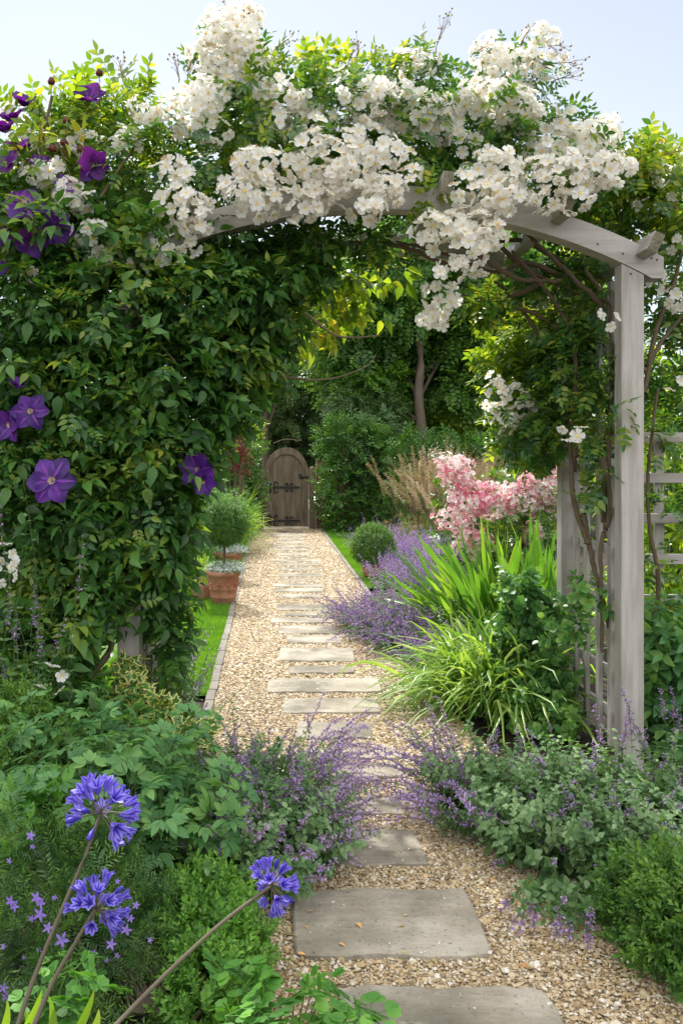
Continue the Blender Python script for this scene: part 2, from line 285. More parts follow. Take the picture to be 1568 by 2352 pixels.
def gravel_mat():
    m, N, L, b = nodes('gravel')
    tc = N.new('ShaderNodeTexCoord'); v = N.new('ShaderNodeTexVoronoi'); v.inputs['Scale'].default_value = 75; L.new(tc.outputs['Object'], v.inputs['Vector'])
    se = N.new('ShaderNodeSeparateColor'); L.new(v.outputs['Color'], se.inputs[0])
    r = ramp(N, PEB, PEBP); L.new(se.outputs[0], r.inputs[0])
    r2 = ramp(N, [(1, 1, 1), (0.25, 0.22, 0.18)], [0.35, 0.75]); L.new(v.outputs['Distance'], r2.inputs[0])
    mx = N.new('ShaderNodeMix'); mx.data_type = 'RGBA'; mx.blend_type = 'MULTIPLY'; mx.inputs[0].default_value = 0.5; L.new(r.outputs[0], mx.inputs[6]); L.new(r2.outputs[0], mx.inputs[7])
    L.new(mx.outputs[2], b.inputs['Base Color']); b.inputs['Roughness'].default_value = 0.8
    bp = N.new('ShaderNodeBump'); bp.invert = True; bp.inputs['Strength'].default_value = 1; bp.inputs['Distance'].default_value = 0.01; L.new(v.outputs['Distance'], bp.inputs['Height']); L.new(bp.outputs[0], b.inputs['Normal'])
    return m
def stone_mat():
    m, N, L, b = nodes('sandstone'); tc = N.new('ShaderNodeTexCoord')
    def noise(sc, det, st=(1, 1, 1), ro=.6):
        mp = N.new('ShaderNodeMapping'); mp.inputs['Scale'].default_value = st; L.new(tc.outputs['Object'], mp.inputs[0]); n = N.new('ShaderNodeTexNoise'); n.inputs['Scale'].default_value = sc; n.inputs['Detail'].default_value = det; n.inputs['Roughness'].default_value = ro; L.new(mp.outputs[0], n.inputs['Vector']); return n
    n1 = noise(3.5, 8); r = ramp(N, [(0.17, 0.145, 0.11), (0.26, 0.23, 0.18), (0.34, 0.305, 0.25), (0.38, 0.35, 0.3)], [.28, .45, .58, .75]); L.new(n1.outputs[0], r.inputs[0])
    def over(src, n, lo, hi, col, amt):
        q = ramp(N, [(0, 0, 0), (amt, amt, amt)], [lo, hi]); L.new(n.outputs[0], q.inputs[0]); mx = N.new('ShaderNodeMix'); mx.data_type = 'RGBA'; L.new(q.outputs[0], mx.inputs[0]); L.new(src, mx.inputs[6]); mx.inputs[7].default_value = (*col, 1); return mx.outputs[2]
    c = over(r.outputs[0], noise(2.6, 6), .47, .64, (.1, .095, .07), .72)            # damp, mossy stains
    c = over(c, noise(7, 6, ro=.8), .58, .68, (.36, .33, .24), .5)                   # pale scuffs
    c = over(c, noise(90, 3), .6, .7, (.07, .06, .045), .7)                          # grit
    ch = noise(14, 4, (1, 2.6, 1)); c = over(c, ch, .66, .7, (.09, .08, .065), .4)      # tooled chips
    at = N.new('ShaderNodeAttribute'); at.attribute_name = 'rnd'; v = N.new('ShaderNodeMapRange'); v.inputs[3].default_value = .82; v.inputs[4].default_value = 1.15; L.new(at.outputs['Fac'], v.inputs[0])
    hv = N.new('ShaderNodeHueSaturation'); L.new(v.outputs[0], hv.inputs['Value']); L.new(c, hv.inputs['Color']); L.new(hv.outputs[0], b.inputs['Base Color']); b.inputs['Roughness'].default_value = .88; b.inputs['Specular IOR Level'].default_value = .25
    ad = N.new('ShaderNodeMath'); ad.operation = 'ADD'; L.new(ch.outputs[0], ad.inputs[0]); L.new(noise(22, 6).outputs[0], ad.inputs[1]); bp = N.new('ShaderNodeBump'); bp.inputs['Strength'].default_value = .6; bp.inputs['Distance'].default_value = .012; L.new(ad.outputs[0], bp.inputs['Height']); L.new(bp.outputs[0], b.inputs['Normal'])
    return m
M['stone'] = stone_mat()
PEB = [(0.14, 0.1, 0.06), (0.27, 0.19, 0.105), (0.38, 0.27, 0.135), (0.44, 0.345, 0.2), (0.48, 0.41, 0.29), (0.6, 0.56, 0.49)]
PEBP = [0.0, 0.15, 0.4, 0.62, 0.82, 1.0]
M['gravel'] = gravel_mat()
def pebble_mat():
    m, N, L, b = nodes('pebble'); at = N.new('ShaderNodeAttribute'); at.attribute_name = 'rnd'
    r = ramp(N, PEB, PEBP); L.new(at.outputs['Fac'], r.inputs[0]); L.new(r.outputs[0], b.inputs['Base Color']); b.inputs['Roughness'].default_value = 0.7
    return m
M['pebble'] = pebble_mat()

# ------------------------------------------------------------------ foliage generators
def B(x, y, Y, rx, ry, rd):       # ellipsoid: centre seen at x,y at distance Y; rx,ry seen radii; rd radius in depth (m)
    c = P(x, y, Y); return (c, np.array([rx * Y / FD, rd, ry * Y / FD]))
def BW(cx, cy, cz, rx, ry, rz): return (np.array([cx, cy, cz], float), np.array([rx, ry, rz], float))
def lumps(d, seed, amp, fr=3.0):
    r = np.random.default_rng(seed); s = 0
    for i in range(6):
        k = r.normal(size=3) * fr * (1 + i * 0.35); s = s + np.sin(d @ k + r.random() * 6.28) / (1 + i * 0.35)
    return 1 + amp * s * 0.45
def blob_pts(blobs, dens, thick=0.35, amp=0.18, fr=3.0, zmin=0.02, seed=1, keep=None):
    PP, NN = [], []
    for i, (c, r) in enumerate(blobs):
        a = 4 * np.pi * (((r[0] * r[1]) ** 1.6 + (r[0] * r[2]) ** 1.6 + (r[1] * r[2]) ** 1.6) / 3) ** (1 / 1.6)
        n = max(3, int(a * dens)); d = rvec(n)
        q = 1 - thick * rng.random(n) ** 1.6
        p = c + d * r * (q * lumps(d, seed + i, amp, fr))[:, None]
        nn = unit(d / r)
        ok = p[:, 2] > zmin
        for j, (c2, r2) in enumerate(blobs):
            if j != i: ok &= (((p - c2) / r2) ** 2).sum(1) > 0.45
        PP.append(p[ok]); NN.append(nn[ok])
    p = np.concatenate(PP); n = np.concatenate(NN)
    if keep is not None:
        k = keep(p); p, n = p[k], n[k]
    return p, n
def foliage(blobs, temps, dens, size=1.0, sj=0.3, out=0.8, rj=0.7, up=0.0, nup=1.0, nout=0.6, nj=0.5, **kw):
    p, n = blob_pts(blobs, dens, **kw); k = len(p)
    d = n * out + rng.normal(size=(k, 3)) * rj * 0.6 + np.array([0, 0, up])
    h = np.array([0, 0, nup]) + n * nout + rng.normal(size=(k, 3)) * nj
    return many(temps, p, frames(d, h), size * (1 + sj * rng.uniform(-1, 1, k)))

def sprig(nl, L, lt, lsz, mode='pair', spread=0.9, stem=0.0015, taper=0.4, droop=0.0, flat=False):
    ts = []
    for i in range(nl):
        t = (i + 0.6) / nl; y = t * L; s = lsz * (1 - taper * abs(t - 0.45))
        base = (0, y, -droop * t * t * L)
        ang0 = random.uniform(0, 6.28) if mode == 'alt' and not flat else (i % 2) * math.pi / 2
        if flat: ang0 = 0
        for kk in range(2 if mode == 'pair' else 1):
            an = ang0 + kk * math.pi if not (flat and mode == 'alt') else (i % 2) * math.pi
            sx, sz = math.cos(an), math.sin(an) * (0.15 if flat else 1)
            d = (sx * spread, 1.0 - 0.45 * spread + random.uniform(-.1, .1), sz * spread + random.uniform(-.15, .15))
            n = (-sx * 0.35 + random.uniform(-.3, .3), 0.3, 1.0) if flat else (-sx * 0.5, 0.8, 0.35 - sz * 0.5)
            ts.append(lt.xf(frame(d, n), base, s * random.uniform(.8, 1.15)).tint(random.random()))
    ts.append(lt.xf(frame((0, 1, 0), (0, 0, 1)), (0, L, -droop * L), lsz * .8).tint(random.random()))
    if stem: ts.append(tubes(np.array([[0, 0, 0], [0, L * .5, -droop * .25 * L], [0, L, -droop * L]]), [stem, stem * .8, stem * .4], a=0.3))
    return merge(ts)
lf_ov = leaf(1, 0.5, 0.38, 0.16, 0.18, 4)                  # pointed oval
lf_cl = leaf(1, 0.5, 0.33, 0.16, 0.3, 5, tip=1.2)        # clematis leaflet
lf_sm = leaf(1, 0.55, 0.5, 0.2, 0.1, 2)                    # small box leaf
lf_cr = leaf(1, 0.72, 0.35, 0.12, 0.2, 4, wave=0.06)       # crinkled catmint leaf
lf_rd = leaf(1, 0.95, 0.5, 0.1, 0.12, 4, pw=0.7, tip=0.6)
lf_q = leaf(1, 0.6, 0.45, 0.15, 0.15, 2)
lf_nd = leaf(1, 0.15, 0.5, 0.1, 0.05, 1, pw=0.1, tip=0.3)

def trifol(sz):
    ts = []
    for an, L in ((-1.15, 0.85), (0.0, 1.05), (1.15, 0.85)):
        an += random.uniform(-.2, .2); d = (math.sin(an), math.cos(an), random.uniform(-.35, .1))
        ts.append(lf_cl.xf(frame(d, (random.uniform(-.3, .3), random.uniform(-.3, .3), 1)), (d[0] * .018, .035 + d[1] * .018, d[2] * .018), L * sz).tint(random.random() * .5))
    ts.append(tubes(np.array([[0, 0, 0], [0, .035, 0]]), 0.0012, a=.5))
    return merge(ts)
T_clem = [trifol(0.066) for _ in range(6)]
T_rose = [sprig(3, 0.075, lf_ov, 0.044, 'pair', 1.0, 0.001, flat=True, droop=random.uniform(0, .4)) for _ in range(5)]
T_box = [sprig(6, 0.055, lf_sm, 0.016, 'pair', 0.75, 0.0012) for _ in range(5)]
T_tree = [sprig(9, 0.36, lf_q, 0.11, 'alt', 1.0, 0.004, flat=True, droop=random.uniform(.1, .5)) for _ in range(6)]
T_hedge = [sprig(6, 0.17, lf_q, 0.062, 'alt', 0.9, 0.003, flat=True) for _ in range(5)]
T_shrub = [sprig(5, 0.12, lf_ov, 0.045, 'alt', 0.95, 0.0015) for _ in range(5)]
T_big = [sprig(3, 0.1, lf_ov, 0.085, 'pair', 0.95, 0.002) for _ in range(4)]
def yew_spray():
    ts = []
    for bx, by, ln, an in ((0, 0, random.uniform(.08, .12), random.uniform(-.2, .2)), (0, .02, random.uniform(.04, .08), .7), (0, .03, random.uniform(.04, .08), -.8), (0, .06, .05, .6)):
        d = np.array([math.sin(an), math.cos(an), -.1]); n = int(ln / .0042); d = d / np.linalg.norm(d)
        pr = np.cross(d, [0, 0, 1])
        for i in range(n):
            p = np.array([bx, by, 0]) + d * ln * i / n; s = 1 if i % 2 else -1
            ts.append(lf_nd.xf(frame(d * random.uniform(.5, .9) + pr * s + [0, 0, random.uniform(-.1, .7)], (random.uniform(-.4, .4), random.uniform(-.4, .4), 1)), p, random.uniform(.017, .027) * (1 - .4 * i / n)).tint(.1 + .5 * i / n + random.uniform(0, .15)))
    return merge(ts)
T_yew = [yew_spray() for _ in range(7)]

def stems(base, dirs, Ls, droop, m=9):          # curved stems, (k,m,3)
    t = np.linspace(0, 1, m)[None, :, None]; base = base[:, None, :]; dirs = unit(dirs)[:, None, :]
    Ls = np.asarray(Ls)[:, None, None]; droop = np.broadcast_to(np.asarray(droop, float), (base.shape[0],))[:, None, None]
    wob = np.cumsum(rng.normal(size=(base.shape[0], m, 3)) * 0.012, axis=1) * Ls
    wob[:, 0] = 0
    return base + dirs * Ls * t + np.array([0, 0, -1.0]) * droop * Ls * t ** 2 + wob
def along(paths, ts):                             # points & tangents at parameters ts (j)
    k, m, _ = paths.shape; x = np.clip(ts * (m - 1), 0, m - 1.001); i = x.astype(int); f = (x - i)[None, :, None]
    p = paths[:, i] * (1 - f) + paths[:, i + 1] * f; tg = unit(paths[:, i + 1] - paths[:, i]); return p, tg
def leaf_stems(paths, temp, t0, t1, n, size, ratio=1.0, spread=1.0, upb=0.6, sjit=.25, tap=0.5, pair=True, rnd=None):
    ts = np.linspace(t0, t1, n); p, tg = along(paths, ts); k = len(paths)
    out = []
    ref = unit(np.cross(tg, rng.normal(size=(k, 1, 3)))); bi = np.cross(tg, ref)
    for s in ((1, -1) if pair else (1,)):
        an = (np.arange(n) % 2)[None, :, None] * np.pi / 2 if pair else (np.arange(n) * 2.4)[None, :, None]
        d = s * (ref * np.cos(an) + bi * np.sin(an)) * spread + tg * .45
        h = tg * 1.0 + np.array([0, 0, upb]) + rng.normal(size=d.shape) * .25
        R = frames(d.reshape(-1, 3), h.reshape(-1, 3))
        sz = (size * (1 - tap * (ts - t0) / max(t1 - t0, 1e-6)))[None] * (1 + sjit * rng.uniform(-1, 1, (k, n)))
        out.append(many(temp if isinstance(temp, list) else [temp], p.reshape(-1, 3), R, sz.ravel()))
    return merge(out)
# catmint floret: lilac lip out of a mauve calyx
fl_lip = merge([leaf(1, .8, .6, .2, .3, 2), leaf(.7, .5, .6, .1, -.4, 2).xf(None, (0, 0, .12))])
floret = merge([fl_lip.xf(None, (0, .45, 0), .6), leaf(.6, .32, .5, .4, 0, 1, m=1), leaf(.6, .32, .5, -.4, 0, 1, m=1).xf(None, (0, 0, .05))])
calyx = merge([leaf(.65, .32, .5, .4, 0, 1, m=1), leaf(.6, .3, .5, -.4, 0, 1, m=1).xf(None, (0, 0, .05))])
def spikes(paths, t0, n_wh, per, size, openf=.55):
    ts = np.linspace(t0, 1, n_wh); p, tg = along(paths, ts); k = len(paths); ref = unit(np.cross(tg, rng.normal(size=(k, 1, 3)))); bi = np.cross(tg, ref)
    out = []
    for s in range(per):
        an = rng.uniform(0, 6.28, (k, n_wh, 1)); d = (ref * np.cos(an) + bi * np.sin(an)) + tg * .5; q = p + tg * rng.uniform(-.5, .5, (k, n_wh, 1)) * size * .8
        R = frames(d.reshape(-1, 3), np.broadcast_to([0, 0, 1.0], d.reshape(-1, 3).shape) + rng.normal(size=(k * n_wh, 3)) * .3)
        sz = (size * (1 - .35 * (ts - t0) / (1 - t0)))[None] * rng.uniform(.7, 1.2, (k, n_wh)); o = rng.random(k * n_wh) < openf
        q = q.reshape(-1, 3); sz = sz.ravel()
        out += [inst(floret, q[o], R[o], sz[o]), inst(calyx, q[~o], R[~o], sz[~o])]
    return merge(out)
def catmint(name, label, centres, k, H, spread, droop, fl=1.0, leafn=9, lsz=.03, group='catmint clumps along the path', bias=(0, 0, 0), fsz=.012, openf=.55, nwh=9, per=5, t0=.62):
    c = np.asarray(centres, float); root = thing(name, label, 'catmint', (c[:, 0].mean(), c[:, 1].mean(), 0), group)
    idx = rng.integers(0, len(c), k); base = np.c_[c[idx, 0], c[idx, 1], np.zeros(k)] + np.c_[rng.normal(size=(k, 2)) * c[idx, 2:3] * .5, np.zeros(k)]
    dirs = np.c_[rng.normal(size=(k, 2)) * spread, np.ones(k)] + np.asarray(bias); L = H * rng.uniform(.55, 1.1, k)
    pa = stems(base, dirs, L, droop * rng.uniform(.5, 1.3, k)); pa[:, :, 2] = np.maximum(pa[:, :, 2], .03 + .02 * rng.random(k)[:, None])
    nf = int(k * fl)
    build('stems', tubes(pa, np.linspace(.0022, .0008, 9)), M['greenstem'], root)
    lv = [leaf_stems(pa[:nf], lf_cr, .12, t0, leafn, lsz), leaf_stems(pa[nf:], lf_cr, .12, 1.0, int(leafn * 1.4), lsz * 1.05)]
    build('foliage', merge(lv), M['nep'], root)
    if nf: build('flower_spikes', spikes(pa[:nf], t0, nwh, per, fsz, openf), [M['nepf'], M['calyx']], root)
    return root
def rose_flower(n=5, cup=.25, m=0, w=.82):
    pet = T(*grid_petal(w)); ts = []
    for i in range(n):
        a = i * 2 * math.pi / n; c = random.uniform(.7, 1.4) * cup
        ts.append(pet.xf(frame((math.cos(a), math.sin(a), c), (-math.cos(a) * c, -math.sin(a) * c, 1)), (math.cos(a) * .06, math.sin(a) * .06, 0), random.uniform(.9, 1.05)).tint(random.random() * .4))
    cen = []
    for i in range(9):
        a = i * 2.4; r = .16 * math.sqrt(i / 3)
        cen.append(leaf(.2, .11, .5, 0, 0, 1).xf(frame((math.cos(a) * .5, math.sin(a) * .5, 1), (math.cos(a), math.sin(a), -.3)), (r * math.cos(a), r * math.sin(a), .01)).mat(1))
    cen.append(lathe([(.001, .11), (.13, .08), (.18, .0)], 6, 1))
    return merge(ts + cen)
def grid_petal(w):
    rows, cols = 4, 5; v = []
    for r in range(rows):
        t = r / (rows - 1); hw = w * .5 * (.12 + .88 * math.sin(t * 1.75) ** .9)
        for c in range(cols):
            u = c / (cols - 1) * 2 - 1
            y = t * (1 - .16 * u * u * t) - (.09 * (1 - abs(u)) ** 2 * t * t) ; v.append((u * hw, y, .16 * (u * u) * t - .16 * t * t + .06 * math.sin(3 * u + 5 * t)))
    return v, quads(rows, cols), [4] * ((rows - 1) * (cols - 1))
T_fl = [rose_flower(5, random.choice([.1, .25, .5])) for _ in range(6)]
T_semi = [merge([rose_flower(5, .2), rose_flower(5, .8).xf(None, (0, 0, .05), .75)]) for _ in range(3)]
bud = merge([lathe([(.001, 0), (.22, .12), (.25, .3), (.12, .55), (.001, .7)], 6, 2), leaf(.6, .1, .5, 0, 0, 1, m=2).xf(frame((.2, .3, 1), (1, 0, 0)), (0, 0, .3))])
def truss(b, r, temps=T_fl, gap=.8, buds=.15, nbk=1.0, facing=.55, amp=.15, clip_back=True, cap=900):
    """flowers of radius r spread over an ellipsoid, facing outwards"""
    c, rad = b; pts, nrm = [], []
    area = 4 * np.pi * (((rad[0] * rad[1]) ** 1.6 + (rad[0] * rad[2]) ** 1.6 + (rad[1] * rad[2]) ** 1.6) / 3) ** (1 / 1.6)
    for _ in range(int(min(14000, area / (r * r) * 7)) + 30):
        d = rvec(1)[0]
        if clip_back and d[1] > .55: continue
        if random.random() < .25 and d[2] < -.3: continue
        p = c + d * rad * lumps(d[None], int(c[0] * 977) % 1000, amp)[0] * random.uniform(.68, 1.1)
        if all(((p - q) ** 2).sum() > (gap * 2 * r) ** 2 * .7 for q in pts[-cap:]): pts.append(p); nrm.append(unit(d / rad))
    pts, nrm = np.array(pts), np.array(nrm); k = len(pts)
    h = nrm + np.array([0, -.35, .15]) + rng.normal(size=(k, 3)) * facing
    R = frames(rng.normal(size=(k, 3)), h)
    # local z must follow h exactly: rebuild with z along h
    z = unit(h); x = unit(np.cross(rng.normal(size=(k, 3)), z)); y = np.cross(z, x); R = np.stack([x, y, z], -1)
    ts = [many(temps, pts, R, r * rng.uniform(.8, 1.15, k))]
    nb = int(k * buds)
    if nb:
        d = rvec(nb) + np.array([0, -.2, .6]); d = unit(d); q = c + d * rad * rng.uniform(1.0, 1.22, (nb, 1)); z = unit(d + rng.normal(size=(nb, 3)) * .3); x = unit(np.cross(rng.normal(size=(nb, 3)), z)); y = np.cross(z, x)
        ts.append(inst(bud, q, np.stack([x, y, z], -1), r * .55))
        pa = np.stack([c + d * rad * .8, (c + d * rad * .9) + rng.normal(size=(nb, 3)) * r * .1, q], 1); ts.append(tubes(pa, .0008, a=.4, m=2))
    return merge(ts)
def curve(pts, n=24):
    pts = np.asarray(pts, float); k = len(pts); t = np.linspace(0, k - 1, n); i = np.clip(t.astype(int), 0, k - 2); f = (t - i)[:, None]
    g = lambda j: pts[np.clip(j, 0, k - 1)]
    p0, p1, p2, p3 = g(i - 1), g(i), g(i + 1), g(i + 2)
    return .5 * ((2 * p1) + (-p0 + p2) * f + (2 * p0 - 5 * p1 + 4 * p2 - p3) * f ** 2 + (-p0 + 3 * p1 - 3 * p2 + p3) * f ** 3)
def tube1(pts, r0, r1, n=24, sides=6, m=0, wob=0.0):
    c = curve(pts, n)
    if wob: c = c + np.cumsum(rng.normal(size=c.shape), 0) * wob
    return tubes(c, np.linspace(r0, r1, n), sides, a=random.random(), m=m)

# ================================================================== THE SETTING
S = 400.0
gr = build('ground', T([(-S, -20, -.03), (S, -20, -.03), (S, 2 * S, -.03), (-S, 2 * S, -.03)], [0, 1, 2, 3], [4]), M['soil'], kind='structure')
# the path widens into a gravelled area at the near end
gp = [(-.30, 18.6), (-.31, 4.4), (-.2, 3.4), (-.12, 2.9), (.0, 2.2), (.1, 1.2), (3.2, 1.2), (3.2, 1.6), (2.0, 2.5), (1.35, 3.0), (1.05, 3.8), (.96, 5.0), (.96, 18.6)]
gv = T([(x, y, 0.0) for x, y in gp], list(range(len(gp))), [len(gp)])
build('gravel_path', gv, M['gravel'], kind='structure')
build('far_yard', T([(-6, 18.61, .0), (6, 18.61, .0), (6, 30, .0), (-6, 30, .0)], [0, 1, 2, 3], [4]), M['gravel'], kind='structure')
build('lawn_soil', merge([T([(-1.3, 5.2, .0), (-.35, 5.2, .0), (-.35, 17.5, .0), (-1.0, 17.5, .0)], [0, 1, 2, 3], [4]), T([(1.01, 9.5, .0), (2.2, 9.5, .0), (2.2, 17.5, .0), (1.01, 17.5, .0)], [0, 1, 2, 3], [4])]), plain('lawn_base', [(0.04, 0.09, 0.015), (0.07, 0.15, 0.02)], rough=.9, scale=6), kind='structure')
# kerb stones
ks = []
y = 4.2
while y < 17.4:
    l = random.uniform(.19, .23); j = random.uniform(-.003, .003)
    ks.append(box(-.352 + j, -.303 + j, y, y + l - .006, -.03, .022 + random.uniform(-.003, .003), a=random.random()))
    ks.append(box(.963 - j, 1.008 - j, y, y + l - .006, -.03, .02, a=random.random())) if y > 8.8 else None
    y += l
build('path_kerb', merge([k for k in ks if k is not None]), M['edge'], smooth=False, bevel=.004, kind='structure')
# lawn blades
def lawn(x0, x1, y0, y1, n):
    p = np.c_[rng.uniform(x0, x1, n), rng.uniform(y0, y1, n), np.zeros(n)]
    L = rng.uniform(.02, .04, n); d = unit(np.c_[rng.normal(size=(n, 2)) * .35, np.ones(n)]); sd_ = unit(np.c_[rng.normal(size=(n, 2)), np.zeros(n)]) * .0035
    v = np.stack([p - sd_, p + sd_, p + d * L[:, None] + np.array([0, 0, 0])], 1).reshape(-1, 3)
    return T(v, np.arange(3 * n), np.full(n, 3), np.repeat(rng.random(n), 3))
build('lawn_grass', merge([lawn(-1.05, -.345, 5.2, 17.5, 130000), lawn(1.0, 1.9, 9.5, 17.5, 70000)]), M['lawn'], kind='stuff')

# ---- stepping stones: picture corners (x0, x1, y top, y bottom)
st = []
Z5 = lambda x0, x1, y0, y1: ((500 + x0 / 2.24) / 1.2755, (500 + x1 / 2.24) / 1.2755, (1200 + y0 / 2.24) / 1.2755, (1200 + y1 / 2.24) / 1.2755)
Z3 = lambda x0, x1, y0, y1: ((550 + x0 / 2.24) / 1.2755, (550 + x1 / 2.24) / 1.2755, (1850 + y0 / 2.24) / 1.2755, (1850 + y1 / 2.24) / 1.2755)
for q in [(690, 870, 798, 812), (660, 890, 822, 838), (705, 880, 848, 858), (680, 885, 867, 882), (655, 928, 896, 912), (690, 895, 920, 932), (690, 928, 945, 960), (700, 900, 966, 976),
          (658, 980, 987, 1003), (690, 970, 1013, 1030), (727, 930, 1040, 1061), (702, 992, 1078, 1103), (732, 955, 1116, 1133), (660, 1000, 1148, 1170), (692, 1010, 1180, 1204), (735, 1000, 1220, 1244),
          (702, 1070, 1285, 1324), (755, 1020, 1342, 1363), (660, 1065, 1372, 1408), (705, 1100, 1428, 1480), (768, 1120, 1492, 1542)]: st.append(Z5(*q))
for q in [(600, 1112, 118, 205), (675, 1088, 238, 285), (530, 1280, 322, 410), (622, 1265, 452, 548), (705, 1240, 608, 717), (820, 1398, 785, 850), (760, 1458, 880, 975), (930, 1440, 1105, 1215), (850, 1580, 1325, 1550)]: st.append(Z3(*q))
st.append((690, 1090, 2055, 2207)); st.append((830, 1290, 2284, 2420))
ORD = 'first second third fourth fifth sixth seventh eighth ninth tenth eleventh twelfth thirteenth fourteenth fifteenth sixteenth seventeenth eighteenth nineteenth twentieth twenty-first twenty-second twenty-third twenty-fourth twenty-fifth twenty-sixth twenty-seventh twenty-eighth twenty-ninth thirtieth thirty-first thirty-second'.split()
stone_foot = []
for i, (x0, x1, ya, yb) in enumerate(st):
    Ya, Yb = GY(ya), GY(yb); Yn, Yf = min(Ya, Yb), max(Ya, Yb)
    xn = (np.array([x0, x1]) - VX) * Yn / FD
    xa, xb = xn[0], xn[1]
    if i >= 30: xa, xb = ((670 - VX) * Yn / FD, (1127 - VX) * Yn / FD) if i == 30 else ((800 - VX) * Yn / FD, (1330 - VX) * Yn / FD)
    r = random.Random(i); rot = r.uniform(-.03, .03) if i < 30 else -.01
    cx, cy = (xa + xb) / 2, (Yn + Yf) / 2; hw, hd = (xb - xa) / 2, (Yf - Yn) / 2; pts = []
    nx, ny = 14, 5
    per = [(-hw + 2 * hw * k / nx, -hd) for k in range(nx)] + [(hw, -hd + 2 * hd * k / ny) for k in range(ny)] + [(hw - 2 * hw * k / nx, hd) for k in range(nx)] + [(-hw, hd - 2 * hd * k / ny) for k in range(ny)]
    skew = r.uniform(-.06, .06)
    for (px, py) in per:
        cr = .97 if abs(abs(px) - hw) < .001 and abs(abs(py) - hd) < .001 else 1
        e = .007 * math.sin(px * 23 + i * 3) + .004 * math.sin(px * 61 + i) + r.uniform(-.0025, .0025)
        qx, qy = px * (1 if cr == 1 else 1 - .005 / max(hw, .1)) + e * (1 if abs(abs(px) - hw) < .001 else 0), py * (1 if cr == 1 else 1 - .003 / max(hd, .03)) + e * (1 if abs(abs(py) - hd) < .001 else 0) + skew * py * 0
        qx += skew * qy; pts.append((cx + qx * math.cos(rot) - qy * math.sin(rot), cy + qx * math.sin(rot) + qy * math.cos(rot)))
    n = len(pts); pa = np.array(pts); c = pa.mean(0); top = .014 if i < 30 else .02
    rings = [(pa, -.03), (pa, top - .006), (c + (pa - c) * (1 - .006 / max(hw, hd)), top - .001), (c + (pa - c) * (1 - .03 / max(hw, hd)), top)]
    v = np.concatenate([np.c_[q, np.full(n, z)] for q, z in rings]); b_ = (np.arange(3) * n)[:, None] + np.arange(n); c_ = (np.arange(3) * n)[:, None] + (np.arange(n) + 1) % n
    li = np.concatenate([np.stack([b_, c_, c_ + n, b_ + n], -1).reshape(-1), np.arange(3 * n, 4 * n)])
    o = build('stepping_stone', T(v, li, [4] * (3 * n) + [n], r.random()), M['stone'], smooth=False)
    wd = 2 * hw; deep = 2 * hd; ord_ = ORD[len(st) - 1 - i]
    size = 'broad square-cornered' if i >= 30 else ('long' if wd > .52 else 'short narrow' if wd < .4 else 'medium')
    tag(o, f'{size} buff sandstone slab set in the gravel, {ord_} counting up from the bottom edge', 'stepping stone', 'sandstone slabs stepping up the gravel path')
    stone_foot.append((pa[:, 0].min(), pa[:, 0].max(), pa[:, 1].min(), pa[:, 1].max()))

# ---- loose pebbles, one mass
def ico(sub=0):
    f = (1 + 5 ** .5) / 2
    v = [(-1, f, 0), (1, f, 0), (-1, -f, 0), (1, -f, 0), (0, -1, f), (0, 1, f), (0, -1, -f), (0, 1, -f), (f, 0, -1), (f, 0, 1), (-f, 0, -1), (-f, 0, 1)]
    fc = [(0, 11, 5), (0, 5, 1), (0, 1, 7), (0, 7, 10), (0, 10, 11), (1, 5, 9), (5, 11, 4), (11, 10, 2), (10, 7, 6), (7, 1, 8), (3, 9, 4), (3, 4, 2), (3, 2, 6), (3, 6, 8), (3, 8, 9), (4, 9, 5), (2, 4, 11), (6, 2, 10), (8, 6, 7), (9, 8, 1)]
    v = unit(np.array(v, float))
    return v, np.array(fc)
iv, ifc = ico()
T_peb = [T(iv * rng.uniform(.75, 1.2, (12, 1)) * [1, rng.uniform(.65, .95), rng.uniform(.4, .6)], ifc.ravel(), [3] * 20) for _ in range(7)]
def xr(Y):
    g_l = np.interp(Y, [1.2, 2.2, 2.9, 3.4, 4.4, 18.6], [.1, 0, -.12, -.2, -.31, -.3]); g_r = np.interp(Y, [1.2, 1.6, 2.5, 3.0, 3.8, 5, 18.6], [3.2, 3.2, 2.0, 1.35, 1.05, .96, .96]); return g_l, g_r
def pebbles(y0, y1, n, s, two=True):
    Y = rng.uniform(y0, y1, n); l, r = xr(Y); X = l + (r - l) * rng.random(n); X, Y = X[X < Y * .47], Y[X < Y * .47]
    ok = np.ones(len(X), bool)
    for (a, b, c, d) in stone_foot: ok &= ~((X > a + .012) & (X < b - .012) & (Y > c + .008) & (Y < d - .008))
    X, Y = X[ok], Y[ok]; k = len(X); an = rng.uniform(0, 6.28, k); h = np.c_[rng.normal(size=(k, 2)) * .35, np.ones(k)]
    return many(T_peb, np.c_[X, Y, rng.uniform(0, .007, k)], frames(np.c_[np.cos(an), np.sin(an), 0 * an], h), s * rng.lognormal(0, .38, k))
build('pebbles', merge([pebbles(1.9, 3.2, 60000, .0046), pebbles(3.2, 5.5, 60000, .0054), pebbles(5.5, 9.5, 62000, .0068), pebbles(9.5, 17.4, 60000, .0088)]), M['pebble'], smooth=False, kind='stuff')
